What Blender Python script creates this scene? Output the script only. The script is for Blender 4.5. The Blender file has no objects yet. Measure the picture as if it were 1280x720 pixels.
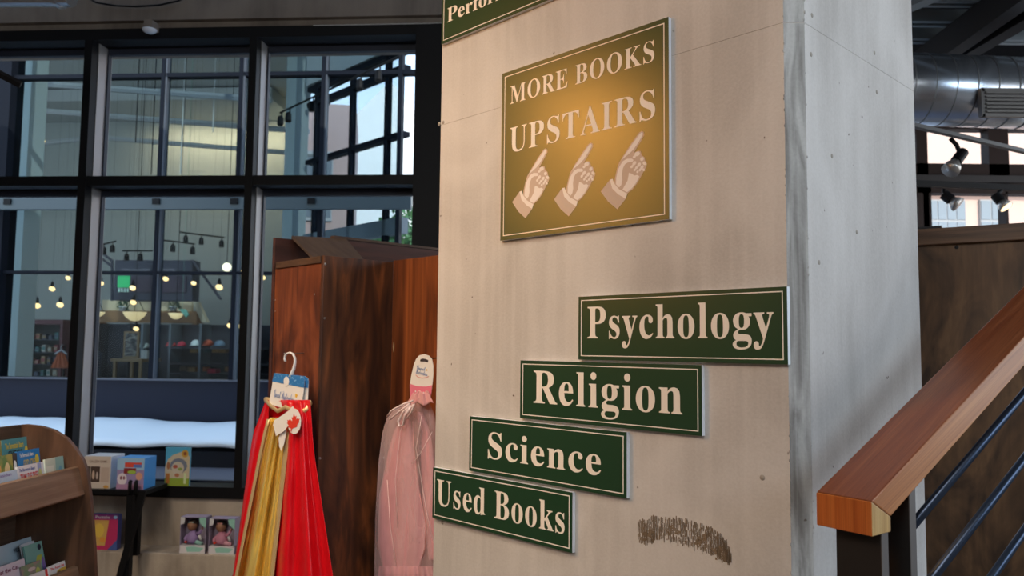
import bpy, bmesh, math, random
from mathutils import Vector, Matrix
R = math.radians
random.seed(7)
SC = bpy.context.scene
COL = SC.collection

# ------------------------------------------------------------------ camera
EYE = Vector((0, 0, 1.6))
PITCH, ROLL, FPX = 0.0744, 0.0107, 1000.0
_c, _s = math.cos(ROLL), math.sin(ROLL)
_fw = Vector((0, math.cos(PITCH), math.sin(PITCH)))
_u0 = Vector((0, -math.sin(PITCH), math.cos(PITCH)))
_x0 = Vector((1, 0, 0))
CX = _x0 * _c + _u0 * _s
CU = _u0 * _c - _x0 * _s
cam = bpy.data.cameras.new('camera')
cam.lens, cam.sensor_width, cam.clip_end = 28.12, 36.0, 300
cam.dof.use_dof, cam.dof.focus_distance, cam.dof.aperture_fstop = True, 2.1, 5.6
camo = bpy.data.objects.new('camera', cam)
COL.objects.link(camo)
m = Matrix.Identity(4)
for i in range(3):
    m[i][0], m[i][1], m[i][2], m[i][3] = CX[i], CU[i], -_fw[i], EYE[i]
camo.matrix_world = m
SC.camera = camo

# ------------------------------------------------------------------ world, sun, daylight, exposure
SC.view_settings.view_transform = 'Standard'
SC.view_settings.look = 'None'
SC.view_settings.exposure = 0.0
SC.view_settings.gamma = 1.0
SC.view_settings.use_curve_mapping = False
W = bpy.data.worlds.new('sky')
SC.world = W
W.use_nodes = True
nt = W.node_tree
bg = nt.nodes['Background']
tc = nt.nodes.new('ShaderNodeTexCoord')
sx = nt.nodes.new('ShaderNodeSeparateXYZ')
rp = nt.nodes.new('ShaderNodeValToRGB')
ns = nt.nodes.new('ShaderNodeTexNoise'); ns.inputs['Scale'].default_value = 5; ns.inputs['Detail'].default_value = 5
mp = nt.nodes.new('ShaderNodeMapping'); mp.inputs['Scale'].default_value = (1, 1, 4)
ad = nt.nodes.new('ShaderNodeMath'); ad.operation = 'MULTIPLY_ADD'; ad.inputs[1].default_value = -0.22
nt.links.new(tc.outputs['Generated'], sx.inputs[0])
nt.links.new(tc.outputs['Generated'], mp.inputs[0]); nt.links.new(mp.outputs[0], ns.inputs['Vector'])
nt.links.new(ns.outputs['Fac'], ad.inputs[0]); nt.links.new(sx.outputs['Z'], ad.inputs[2])
nt.links.new(ad.outputs[0], rp.inputs[0])
e = rp.color_ramp.elements
e[0].position, e[0].color = 0.0, (0.84, 0.87, 0.90, 1)
e[1].position, e[1].color = 0.32, (0.32, 0.47, 0.70, 1)
nt.links.new(rp.outputs[0], bg.inputs[0])
bg.inputs[1].default_value = 3.2

def light(name, kind, loc, energy, color, target=None, size=1.0, sizey=None, spot=None, spread=None):
    l = bpy.data.lights.new(name, kind)
    l.energy, l.color = energy, color
    if kind == 'AREA':
        l.size = size
        if sizey: l.shape = 'RECTANGLE'; l.size_y = sizey
        if spread: l.spread = spread
    if kind in ('POINT', 'SPOT'): l.shadow_soft_size = size
    if kind == 'SPOT': l.spot_size, l.spot_blend = spot or R(60), 0.6
    if kind == 'SUN': l.angle = 0.01
    o = bpy.data.objects.new(name, l)
    COL.objects.link(o)
    o.location = loc
    if target is not None:
        o.rotation_euler = (Vector(target) - Vector(loc)).to_track_quat('-Z', 'Y').to_euler()
    return o

light('sun', 'SUN', (0, 0, 30), 4.2, (1.0, 0.93, 0.82), target=(-12, 26, 14))
light('warm_fill_left', 'AREA', (-2.7, 1.7, 4.2), 34, (1.0, 0.82, 0.62), target=(-2.2, 3.2, 0), size=.9, spread=R(100))  # added warm fill without a fixture, lifts the rack and ledge at left
light('daylight_right', 'AREA', (3.7, -2.9, 3.4), 185, (0.70, 0.85, 1.0), target=(0.8, 1.8, 1.5), size=4.4, sizey=1.9)
light('ceiling_wash_warm', 'AREA', (-1.6, -1.6, 4.1), 108, (1.0, 0.96, 0.90), target=(0.1, 2.2, 1.5), size=1.8)
light('costume_fill_spot', 'SPOT', (-0.9, 0.6, 4.2), 130, (1.0, 0.84, 0.64), target=(-0.75, 3.1, 1.2), size=.06, spot=R(48))  # added key light, brings out the gold and red of the costumes


# ------------------------------------------------------------------ picture calibration (pixel of the 1280x720 photo -> ray)
def ray(px, py):
    return (CX * (px - 640) - CU * (py - 360) + _fw * FPX).normalized()
class Frame:
    """upright frame: x to the right along a wall, y into it, z up"""
    def __init__(s, o, ang):
        s.o = Vector(o); s.a = ang
        s.x = Vector((math.cos(ang), math.sin(ang), 0)); s.y = Vector((-math.sin(ang), math.cos(ang), 0))
        s.m = Matrix.Translation(s.o) @ Matrix.Rotation(ang, 4, 'Z')
    def w(s, x, y, z): return s.o + s.x * x + s.y * y + Vector((0, 0, z))
    def hit(s, px, py, y=0.0):           # ray against the plane y = const -> (x, z)
        d = ray(px, py); k = ((s.o + s.y * y) - EYE).dot(s.y) / d.dot(s.y)
        p = EYE + d * k - s.o
        return p.dot(s.x), p.z
    def hitx(s, px, py, x=0.0):          # against the plane x = const -> (y, z)
        d = ray(px, py); k = ((s.o + s.x * x) - EYE).dot(s.x) / d.dot(s.x)
        p = EYE + d * k - s.o
        return p.dot(s.y), p.z
    def hitz(s, px, py, z):              # against a level plane -> (x, y)
        d = ray(px, py); k = (z - EYE.z) / d.z
        p = EYE + d * k - s.o
        return p.dot(s.x), p.dot(s.y)
def at_depth(px, py, depth):
    d = ray(px, py); return EYE + d * (depth / d.y)

# ------------------------------------------------------------------ materials
MATS = {}
def mat(name, col, rough=0.6, metal=0.0, emit=0.0, emitcol=None, noise=None, bump=None, spec=0.5, coat=0.0, sheen=0.0, trans=None):
    """noise = (second colour, scale xyz, detail, contrast low, high[, distortion]); bump = (scale xyz, strength, distance)"""
    if name in MATS: return MATS[name]
    M = bpy.data.materials.new(name); M.use_nodes = True
    t = M.node_tree; b = t.nodes['Principled BSDF']
    b.inputs['Base Color'].default_value = (*col, 1)
    b.inputs['Roughness'].default_value = rough; b.inputs['Metallic'].default_value = metal
    b.inputs['Specular IOR Level'].default_value = spec
    b.inputs['Coat Weight'].default_value = coat; b.inputs['Sheen Weight'].default_value = sheen
    if emit:
        b.inputs['Emission Color'].default_value = (*(emitcol or col), 1); b.inputs['Emission Strength'].default_value = emit
    g = t.nodes.new('ShaderNodeTexCoord')
    if noise:
        n = _noise(t, g, noise[1], noise[2], noise[5] if len(noise) > 5 else 0)
        r = t.nodes.new('ShaderNodeValToRGB'); el = r.color_ramp.elements
        el[0].position, el[0].color = noise[3], (*col, 1); el[1].position, el[1].color = noise[4], (*noise[0], 1)
        t.links.new(n.outputs['Fac'], r.inputs[0]); t.links.new(r.outputs[0], b.inputs['Base Color'])
    if bump:
        n = _noise(t, g, bump[0], 4, 0)
        bp = t.nodes.new('ShaderNodeBump'); bp.inputs['Strength'].default_value = bump[1]; bp.inputs['Distance'].default_value = bump[2]
        t.links.new(n.outputs['Fac'], bp.inputs['Height']); t.links.new(bp.outputs[0], b.inputs['Normal'])
    MATS[name] = M
    return M
def _noise(t, g, sc, det, dist):
    mpn = t.nodes.new('ShaderNodeMapping'); mpn.inputs['Scale'].default_value = sc
    n = t.nodes.new('ShaderNodeTexNoise'); n.inputs['Scale'].default_value = 1; n.inputs['Detail'].default_value = det
    n.inputs['Distortion'].default_value = dist
    t.links.new(g.outputs['Object'], mpn.inputs[0]); t.links.new(mpn.outputs[0], n.inputs['Vector'])
    return n
def mixc(t, fac, a, bcol, mode='MIX'):
    x = t.nodes.new('ShaderNodeMix'); x.data_type = 'RGBA'; x.blend_type = mode
    if isinstance(fac, float): x.inputs[0].default_value = fac
    else: t.links.new(fac, x.inputs[0])
    for sock, v in ((x.inputs[6], a), (x.inputs[7], bcol)):
        if isinstance(v, tuple): sock.default_value = (*v, 1)
        else: t.links.new(v, sock)
    return x.outputs[2]
def ramp(t, sock, p0, p1, c0=(0, 0, 0), c1=(1, 1, 1)):
    r = t.nodes.new('ShaderNodeValToRGB'); el = r.color_ramp.elements
    el[0].position, el[0].color = p0, (*c0, 1); el[1].position, el[1].color = p1, (*c1, 1)
    t.links.new(sock, r.inputs[0]); return r.outputs[0]
def concrete(name, base=(0.50, 0.455, 0.41), dark=(0.36, 0.32, 0.28), pits=True, streak=True, k=1.0):
    M = bpy.data.materials.new(name); M.use_nodes = True
    t = M.node_tree; b = t.nodes['Principled BSDF']; g = t.nodes.new('ShaderNodeTexCoord')
    c1 = ramp(t, _noise(t, g, (2.6 * k, 2.6 * k, 1.7 * (1 + .15 * (k - 1))), 7, .8).outputs['Fac'], .36, .62, dark, base)
    light_ = tuple(min(1, v * 1.12) for v in base)
    col = mixc(t, .22, c1, base)
    if streak:
        s = ramp(t, _noise(t, g, (26 * min(k, 4), 26 * min(k, 4), .7), 4, 0).outputs['Fac'], .45, .62)
        col = mixc(t, mixc(t, .75, s, (0.0, 0.0, 0.0)), col, light_)
    fine = ramp(t, _noise(t, g, (140, 140, 140), 3, 0).outputs['Fac'], .3, .7)
    col = mixc(t, .05, col, fine, 'OVERLAY')
    if pits:
        v = t.nodes.new('ShaderNodeTexVoronoi'); v.inputs['Scale'].default_value = 17
        wz = t.nodes.new('ShaderNodeTexNoise'); wz.inputs['Scale'].default_value = 60
        wv = mixc(t, .02, g.outputs['Object'], wz.outputs['Color'])
        t.links.new(wv, v.inputs['Vector'])
        big = ramp(t, _noise(t, g, (7, 7, 7), 2, 0).outputs['Fac'], .45, .55)
        pit = ramp(t, v.outputs['Distance'], .035, .06, (1, 1, 1), (0, 0, 0))
        pit = mixc(t, 1.0, pit, big, 'MULTIPLY')
        col = mixc(t, pit, col, (0.13, 0.105, 0.085))
    bp = t.nodes.new('ShaderNodeBump'); bp.inputs['Strength'].default_value = .07; bp.inputs['Distance'].default_value = .003
    t.links.new(fine, bp.inputs['Height']); t.links.new(bp.outputs[0], b.inputs['Normal'])
    t.links.new(col, b.inputs['Base Color']); b.inputs['Roughness'].default_value = .78
    MATS[name] = M
    return M
def glass(name, tint=(.8, .9, .93), refl=1.0):
    M = bpy.data.materials.new(name); M.use_nodes = True
    t = M.node_tree; t.nodes.remove(t.nodes['Principled BSDF']); out = t.nodes['Material Output']
    a = t.nodes.new('ShaderNodeBsdfTransparent'); a.inputs[0].default_value = (*tint, 1)
    g = t.nodes.new('ShaderNodeBsdfGlossy'); g.inputs['Roughness'].default_value = .0
    f = t.nodes.new('ShaderNodeFresnel'); f.inputs[0].default_value = 1.5
    x = t.nodes.new('ShaderNodeMixShader')
    ge = t.nodes.new('ShaderNodeNewGeometry'); io = t.nodes.new('ShaderNodeMapRange')       # same reflectance on both faces of the thin pane
    io.inputs[3].default_value = 1.13; io.inputs[4].default_value = 1 / 1.13
    t.links.new(ge.outputs['Backfacing'], io.inputs[0]); t.links.new(io.outputs[0], f.inputs[0])
    t.links.new(f.outputs[0], x.inputs[0]); t.links.new(a.outputs[0], x.inputs[1]); t.links.new(g.outputs[0], x.inputs[2])
    t.links.new(x.outputs[0], out.inputs[0]); MATS[name] = M
    return M
def tulle(name, col, alpha, sc=900):
    M = bpy.data.materials.new(name); M.use_nodes = True
    t = M.node_tree; b = t.nodes['Principled BSDF']; out = t.nodes['Material Output']; g = t.nodes.new('ShaderNodeTexCoord')
    b.inputs['Base Color'].default_value = (*col, 1); b.inputs['Roughness'].default_value = .5; b.inputs['Sheen Weight'].default_value = .3
    a = t.nodes.new('ShaderNodeBsdfTransparent')
    n = _noise(t, g, (14, 14, 5), 3, 1.2)
    f = t.nodes.new('ShaderNodeMapRange'); f.inputs[1].default_value = .3; f.inputs[2].default_value = .7
    f.inputs[3].default_value = max(0, alpha - .07); f.inputs[4].default_value = alpha + .08
    t.links.new(n.outputs['Fac'], f.inputs[0])
    x = t.nodes.new('ShaderNodeMixShader')
    t.links.new(f.outputs[0], x.inputs[0]); t.links.new(a.outputs[0], x.inputs[1]); t.links.new(b.outputs[0], x.inputs[2])
    t.links.new(x.outputs[0], out.inputs[0]); MATS[name] = M
    return M
def wood(name, dark, mid, lite, scale=(9, 9, 1.1), dist=1.5, rough=.42, rotx=0.0):
    M = bpy.data.materials.new(name); M.use_nodes = True
    t = M.node_tree; b = t.nodes['Principled BSDF']; g = t.nodes.new('ShaderNodeTexCoord')
    if rotx:                                # grain turned about x, for sloping timber
        class G: pass
        mr = t.nodes.new('ShaderNodeMapping'); mr.inputs['Rotation'].default_value = (rotx, 0, 0)
        t.links.new(g.outputs['Object'], mr.inputs[0]); g = G(); g.outputs = {'Object': mr.outputs[0]}
    n1 = _noise(t, g, scale, 5, dist)
    r = t.nodes.new('ShaderNodeValToRGB'); el = r.color_ramp.elements
    el[0].position, el[0].color = .34, (*dark, 1); el[1].position, el[1].color = .68, (*lite, 1)
    k = el.new(.52); k.color = (*mid, 1)
    t.links.new(n1.outputs['Fac'], r.inputs[0])
    fine = ramp(t, _noise(t, g, tuple(v * 9 if v > 3 else v * 2.2 for v in scale), 3, 0).outputs['Fac'], .3, .7, (.62, .6, .58), (1, 1, 1))
    col = mixc(t, .8, r.outputs[0], fine, 'MULTIPLY')
    bp = t.nodes.new('ShaderNodeBump'); bp.inputs['Strength'].default_value = .1; bp.inputs['Distance'].default_value = .003
    t.links.new(fine, bp.inputs['Height']); t.links.new(bp.outputs[0], b.inputs['Normal'])
    t.links.new(col, b.inputs['Base Color']); b.inputs['Roughness'].default_value = rough
    MATS[name] = M
    return M

# ------------------------------------------------------------------ mesh helpers
class MB:
    def __init__(s): s.v, s.f = [], []
    def box(s, x0, x1, y0, y1, z0, z1):
        k = len(s.v)
        s.v += [(x, y, z) for z in (z0, z1) for (x, y) in ((x0, y0), (x1, y0), (x1, y1), (x0, y1))]
        s.f += [(k, k + 3, k + 2, k + 1), (k + 4, k + 5, k + 6, k + 7)] + [(k + i, k + (i + 1) % 4, k + 4 + (i + 1) % 4, k + 4 + i) for i in range(4)]
        return s
    def prism(s, poly, vec):
        """poly: planar 3D points, pushed along vec"""
        k, n = len(s.v), len(poly); vec = Vector(vec)
        s.v += [tuple(p) for p in poly] + [tuple(Vector(p) + vec) for p in poly]
        s.f += [tuple(range(k, k + n)), tuple(range(k + 2 * n - 1, k + n - 1, -1))]
        s.f += [(k + (i + 1) % n, k + i, k + n + i, k + n + (i + 1) % n) for i in range(n)]
        return s
    def tube(s, pts, r, n=8, flat=None):
        pts = [Vector(p) for p in pts]; k0 = len(s.v); up = None
        rr = r if isinstance(r, (list, tuple)) else [r] * len(pts)
        for i, p in enumerate(pts):
            d = (pts[min(i + 1, len(pts) - 1)] - pts[max(i - 1, 0)]).normalized()
            if up is None: up = Vector((0, 0, 1)) if abs(d.z) < .9 else Vector((1, 0, 0))
            a = d.cross(up).normalized(); b = a.cross(d).normalized(); up = b
            for j in range(n):
                q = 2 * math.pi * j / n
                s.v.append(tuple(p + a * (math.cos(q) * rr[i]) + b * (math.sin(q) * rr[i] * (flat or 1))))
        for i in range(len(pts) - 1):
            for j in range(n):
                a0 = k0 + i * n + j; b0 = k0 + i * n + (j + 1) % n
                s.f.append((a0, b0, b0 + n, a0 + n))
        s.f.append(tuple(range(k0 + n - 1, k0 - 1, -1))); e0 = k0 + (len(pts) - 1) * n
        s.f.append(tuple(range(e0, e0 + n)))
        return s
    def lathe(s, prof, o=(0, 0, 0), n=20, axis='z', sx=1, sy=1):
        k = len(s.v); o = Vector(o)
        for (r, h) in prof:
            for j in range(n):
                q = 2 * math.pi * j / n; a, b = r * math.cos(q) * sx, r * math.sin(q) * sy
                s.v.append(tuple(o + Vector((a, b, h) if axis == 'z' else (h, a, b) if axis == 'x' else (a, h, b))))
        for i in range(len(prof) - 1):
            for j in range(n):
                a0 = k + i * n + j; b0 = k + i * n + (j + 1) % n
                s.f.append((a0, b0, b0 + n, a0 + n))
        s.f.append(tuple(range(k + n - 1, k - 1, -1))); e0 = k + (len(prof) - 1) * n; s.f.append(tuple(range(e0, e0 + n)))
        return s
    def grid(s, fn, nu, nv):
        k = len(s.v)
        s.v += [tuple(fn(i / nu, j / nv)) for j in range(nv + 1) for i in range(nu + 1)]
        for j in range(nv):
            for i in range(nu):
                a = k + j * (nu + 1) + i; s.f.append((a, a + 1, a + nu + 2, a + nu + 1))
        return s
    def xform(s, M):
        s.v = [tuple(M @ Vector(p)) for p in s.v]; return s

def _link(o, name): COL.objects.link(o); return o
def obj(name, mb, material, parent=None, frame=None, base=None, bevel=0.0, smooth=False, solid=0.0, label=None, kind=None, seg=2, sub=0):
    """one mesh object. With a parent the vertices are in the parent's local frame (minus the parent's base);
    without one they are in `frame` and the origin goes to `base` or the middle of the bottom."""
    if isinstance(mb, bpy.types.Mesh): me = mb
    else:
        me = bpy.data.meshes.new(name)
        vs = [Vector(p) for p in mb.v]
        if parent is not None: off = Vector(parent.get('_b', (0, 0, 0)))
        else:
            if base is None:
                lo = [min(p[i] for p in vs) for i in range(3)]; hi = [max(p[i] for p in vs) for i in range(3)]
                base = ((lo[0] + hi[0]) / 2, (lo[1] + hi[1]) / 2, lo[2])
            off = Vector(base)
        me.from_pydata([p - off for p in vs], [], mb.f); me.update()
        bm = bmesh.new(); bm.from_mesh(me); bmesh.ops.recalc_face_normals(bm, faces=bm.faces); bm.to_mesh(me); bm.free()
        if smooth:
            me.polygons.foreach_set('use_smooth', [True] * len(me.polygons))
    if material is not None and not me.materials: me.materials.append(material)
    o = bpy.data.objects.new(name, me); COL.objects.link(o)
    if parent is not None:
        o.parent = parent; o['_b'] = tuple(parent.get('_b', (0, 0, 0)))
    else:
        fr = frame or WORLD
        o.matrix_world = fr.m @ Matrix.Translation(Vector(base)); o['_b'] = tuple(base)
    if bevel:
        md = o.modifiers.new('bevel', 'BEVEL'); md.width = bevel; md.segments = seg; md.limit_method = 'ANGLE'
    if solid:
        md = o.modifiers.new('thick', 'SOLIDIFY'); md.thickness = solid; md.offset = 0
    if sub:
        md = o.modifiers.new('sub', 'SUBSURF'); md.levels = md.render_levels = sub
    if label: o['label'] = label
    if kind: o['kind'] = kind
    return o
def tag(o, label=None, cat=None, group=None, kind=None):
    if label: o['label'] = label
    if cat: o['category'] = cat
    if group: o['group'] = group
    if kind: o['kind'] = kind
    return o
def thing(name, label, cat, frame=None, base=(0, 0, 0), group=None, kind=None):
    o = bpy.data.objects.new(name, None); COL.objects.link(o); o.empty_display_size = .05
    fr = frame or WORLD
    o.matrix_world = fr.m @ Matrix.Translation(Vector(base)); o['_b'] = tuple(base)
    return tag(o, label, cat, group, kind)
def struct(name, mb, material, frame=None, label=None, bevel=0, **k):
    o = obj(name, mb, material, frame=frame, bevel=bevel, **k); o['kind'] = 'structure'
    if label: o['label'] = label
    return o
def serif(t):
    return ''.join(chr(0x1D400 + ord(c) - 65) if 'A' <= c <= 'Z' else chr(0x1D41A + ord(c) - 97) if 'a' <= c <= 'z' else c for c in t)
def script(t):
    return ''.join(chr(0x1D4D0 + ord(c) - 65) if 'A' <= c <= 'Z' else chr(0x1D4EA + ord(c) - 97) if 'a' <= c <= 'z' else c for c in t)
def text_mesh(body, off=0.0, depth=0.02, fix=None, res=3, sp=1.0):
    """lettering as a mesh in x (right), z (up), facing -y; returns an MB fitted to fix=(x0,x1,z0,z1,y)"""
    cu = bpy.data.curves.new('lettering', 'FONT'); cu.body = body; cu.offset = off; cu.space_character = sp; cu.resolution_u = res
    o = bpy.data.objects.new('lettering', cu); COL.objects.link(o)
    dg = bpy.context.evaluated_depsgraph_get(); me = bpy.data.meshes.new_from_object(o.evaluated_get(dg))
    vs = [v.co.copy() for v in me.vertices]; fs = [tuple(p.vertices) for p in me.polygons]
    bpy.data.objects.remove(o); bpy.data.curves.remove(cu); bpy.data.meshes.remove(me)
    mb = MB()
    x0, x1, z0, z1, y = fix
    a0, a1 = min(v.x for v in vs), max(v.x for v in vs); b0, b1 = min(v.y for v in vs), max(v.y for v in vs)
    mb.v = [(x0 + (v.x - a0) / (a1 - a0) * (x1 - x0), y, z0 + (v.y - b0) / (b1 - b0) * (z1 - z0)) for v in vs]
    mb.f = fs
    return mb
def split_words(mb):
    """the lettering of two words as two meshes, cut at the widest gap"""
    xs = sorted(v[0] for v in mb.v); gap, cut = max((b - a, (a + b) / 2) for a, b in zip(xs, xs[1:]))
    out = []
    for keep in (lambda x: x < cut, lambda x: x >= cut):
        idx = {i: k for k, i in enumerate([i for i, v in enumerate(mb.v) if keep(v[0])])}
        q = MB(); q.v = [mb.v[i] for i in idx]; q.f = [tuple(idx[i] for i in f) for f in mb.f if f[0] in idx]; out.append(q)
    return out
def flat(poly, y):                     # flat print: closed polygon in x,z lying at y
    mb = MB(); mb.v = [(p[0], y, p[1]) for p in poly]; mb.f = [tuple(range(len(poly)))]; return mb
def rect(x0, x1, z0, z1, y): return flat([(x0, z0), (x1, z0), (x1, z1), (x0, z1)], y)
def disc(cx, cz, rx, rz, y, n=16): return flat([(cx + rx * math.cos(2 * math.pi * i / n), cz + rz * math.sin(2 * math.pi * i / n)) for i in range(n)], y)

WORLD = Frame((0, 0, 0), 0)
WF = Frame((0, 5.5, 0), -0.0709)                    # window wall
_pc = at_depth(985, 420, 1.78)
PA = 0.7719
PF = Frame((_pc.x, _pc.y, 0), PA - math.pi / 2)     # pillar: origin at its near left corner line, front face y = 0

# unseen warm area lights, added where the big sign mirrors them to turn golden
def mirror_lamp(px, py, dist, energy, size, sizey):
    x, z = PF.hit(px, py, -.0135); p = PF.w(x, -.0135, z); d = (p - EYE).normalized(); r = d - PF.y * (2 * d.dot(PF.y))
    light('warm_mirror_light', 'AREA', p + r * dist, energy, (1.0, 0.43, 0.08), target=p, size=size, sizey=sizey, spread=R(110))
mirror_lamp(742, 150, 2.9, 7.4, .42, .30)
mirror_lamp(732, 252, 2.9, 4.6, .8, .5)

# ================================================================== MATERIALS
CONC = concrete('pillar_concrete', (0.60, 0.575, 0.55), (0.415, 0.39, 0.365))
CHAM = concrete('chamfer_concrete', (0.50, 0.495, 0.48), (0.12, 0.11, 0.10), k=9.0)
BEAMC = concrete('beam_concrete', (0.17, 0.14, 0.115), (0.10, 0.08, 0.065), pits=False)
SILLC = concrete('sill_concrete', (0.46, 0.385, 0.31), (0.24, 0.195, 0.155))
BLACK = mat('black_frame', (0.006, 0.006, 0.007), .5, spec=.15)
ALU = mat('aluminium', (0.29, 0.28, 0.28), .42, .5)
GLASS = glass('window_glass', (.89, .92, .93))
GLASS2 = glass('shop_glass', (.70, .76, .79))
GLASS3 = glass('clear_glass', (.95, .96, .96))
SNOW = mat('snow', (.96, .96, .96), .8, bump=((9, 9, 9), .25, .02))
NAVY = mat('navy_spandrel', (0.018, 0.020, 0.033), .5, spec=.1)
FLOORM = mat('floor_boards', (.16, .11, .08), .45, noise=((.22, .15, .1), (2, 14, 1), 4, .35, .65))
CEILD = mat('dark_ceiling', (.006, .006, .007), .9, spec=.05)
WALLD = mat('inner_wall', (.14, .12, .10), .8)
WHITE = mat('white_plastic', (.82, .83, .84), .45)
GREY = mat('grey_paint', (.33, .36, .38), .6)
STEEL = mat('steel', (.42, .45, .48), .3, .9)

# ================================================================== STRUCTURE: our room
mb = MB(); mb.box(-5, 7.2, -3.6, 9.2, -.12, 0); struct('floor', mb, FLOORM)
mb = MB(); mb.box(-5.2, 7.4, -3.9, 5.2, 4.45, 4.7); mb.box(1.3, 7.4, 5.2, 8.9, 4.45, 4.7); struct('ceiling', mb, CEILD)
mb = MB(); mb.box(-5.2, 7.4, -3.9, -3.6, 0, 9); struct('wall_back', mb, WALLD)
mb = MB(); mb.box(-5.2, -5, -3.6, 5.75, 0, 9); struct('wall_left', mb, WALLD)
mb = MB(); mb.box(7.0, 7.2, -3.6, 9.2, 0, .9); mb.box(7.0, 7.2, -3.6, 9.2, 3.9, 9); struct('wall_right', mb, WALLD)
# upper storey above the window wall
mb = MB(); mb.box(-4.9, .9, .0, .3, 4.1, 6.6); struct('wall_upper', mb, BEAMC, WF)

def wpx(px, py, n=0.0): return WF.hit(px, py, n)
# pixel rows at the window plane
zt0 = wpx(300, 42)[1]; zt1 = wpx(300, 50)[1]; ztr1 = wpx(300, 221)[1]; ztr0 = wpx(300, 233)[1]
zb1 = wpx(220, 606)[1]; zb0 = wpx(220, 620)[1]
sL = -4.6; sJ0 = wpx(519, 200)[0]; sJ1 = wpx(549, 200)[0] + .5
sA0 = wpx(103.5, 225)[0]; sA1 = wpx(113, 225)[0]          # black noses of the mullions
sB0 = wpx(310, 225)[0]; sB1 = wpx(319.5, 225)[0]
sZ0 = sA0 - (sB0 - sA0); sZ1 = sZ0 + (sA1 - sA0)
DEP = .17
# concrete header beam over the window, two steps
zh = wpx(300, 40)[1]
zl = wpx(300, 22)[1]
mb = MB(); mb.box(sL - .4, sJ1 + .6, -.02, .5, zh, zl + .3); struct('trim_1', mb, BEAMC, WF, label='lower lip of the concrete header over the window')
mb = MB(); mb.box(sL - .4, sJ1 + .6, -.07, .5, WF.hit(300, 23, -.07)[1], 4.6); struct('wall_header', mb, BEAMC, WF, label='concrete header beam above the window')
# low wall under the window and its ledge
zled = wpx(250, 686, -.1)[1]
mb = MB(); mb.box(sL - .4, sJ1 + .5, -.03, .3, 0, zb0); struct('wall_sill', mb, SILLC, WF, label='low concrete wall under the window')
mb = MB(); mb.box(sL - .4, sJ1 + .2, -.24, -.03, 0, zled); struct('trim_2', mb, SILLC, WF, label='concrete ledge along the foot of the window wall', bevel=.008)

win = thing('window_1', 'black framed storefront window wall of tall panes behind the wooden shelves', None, WF, (sL, 0, zb0), kind='structure')
def bar(name, x0, x1, y0, y1, z0, z1, mt=BLACK, par=win, label=None, **k):
    b = MB(); b.box(x0, x1, y0, y1, z0, z1); return obj(name, b, mt, par, label=label, **k)
bar('head_rail', sL, sJ1, -.05, .16, zt1, zh + .02)
bar('transom', sL, sJ0, -.05, .16, ztr0, ztr1)
bar('bottom_rail', sL, sJ1, -.06, .16, zb0 + .0, zb1)
bar('jamb', sJ0, sJ1, -.07, .18, zb0, zh)
for (a, b_) in ((sA0, sA1), (sB0, sB1), (sZ0, sZ1)):
    bar('mullion', a, b_, -.06, .02, zb1, zt1)
    bar('mullion_fin', a + .006, b_ + .004, .02, .02 + DEP, zb1, zt1, ALU, label='aluminium side of the mullion catching the light')
cols = [(sZ1, sA0), (sA1, sB0), (sB1, sJ0)]
BL = mat('blue_grey_frame', (.018, .022, .036), .5, spec=.3)
for (a, b_) in cols:
    for (z0, z1) in ((zb1, ztr0), (ztr1, zt1)):
        t_ = .045
        fz = MB(); fz.box(a, b_, .13, .17, z1 - t_, z1); fz.box(a, b_, .13, .17, z0, z0 + .012)
        fz.box(a, a + .014, .13, .17, z0, z1); fz.box(b_ - .02, b_, .13, .17, z0, z1)
        f_ = obj('sash', fz, BL, win)
        g_ = MB(); g_.box(a + .004, b_ - .004, .145, .151, z0 + .004, z1 - .004); obj('pane', g_, GLASS, f_)
# a narrow bright drip line at the right of the header
dx0, dz = WF.hit(392, 32.5, -.04); dx1, _ = WF.hit(556, 32, -.04)
mb = MB(); mb.box(dx0, dx1, -.05, -.021, dz - .003, dz + .003); struct('trim_3', mb, WHITE, WF, label='thin metal strip along the header edge')

# ================================================================== PILLAR
xl, _ = PF.hit(546.5, 420)
CH = .034
yr, _ = PF.hitx(1150.5, 420, CH)
zj = PF.hit(840, 70)[1]
HT = 4.46
prof = [(xl, 0), (0, 0), (CH, CH), (CH, yr), (xl, yr)]
def inset(p, d):
    cx_ = (xl + CH) / 2; cy_ = yr / 2
    return [(x + (d if x < cx_ else -d), y + (d if y < cy_ else -d)) for x, y in p]
mb = MB(); rings = []
for z, d in ((0, 0), (zj - .0014, 0), (zj, .0014), (zj + .0014, 0), (HT, 0)):
    rings.append(len(mb.v)); mb.v += [(x, y, z) for x, y in inset(prof, d)]
for a, b_ in zip(rings, rings[1:]):
    for i in range(5):
        j = (i + 1) % 5
        mb.f.append((a + i, a + j, b_ + j, b_ + i))
mb.f += [tuple(range(4, -1, -1)), tuple(range(rings[-1], rings[-1] + 5))]
pil = obj('concrete_pillar', mb, CONC, frame=PF, base=(0, 0, 0))
tag(pil, 'thick cast concrete pillar carrying the green section signs', kind='structure')
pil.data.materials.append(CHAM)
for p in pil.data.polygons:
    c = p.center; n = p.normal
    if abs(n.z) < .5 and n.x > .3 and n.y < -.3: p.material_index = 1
# rough chipped arrises: small lumps along the two edges of the chamfer
mb = MB(); rnd = random.Random(3)
for k in range(150):
    z = rnd.uniform(.6, 3.2); r = rnd.uniform(.0008, .0026)
    e_ = rnd.random() < .6
    x, y = (0, 0) if e_ else (CH, CH)
    mb.lathe([(0.0003, -r * 2), (r * .8, -r), (r, 0), (r * .7, r), (.0003, r * 1.7)], (x + rnd.uniform(-.0015, .001), y + rnd.uniform(-.0005, .0015), z), 6)
o = obj('chipped_edge', mb, CHAM, pil); o['kind'] = 'stuff'
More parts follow.
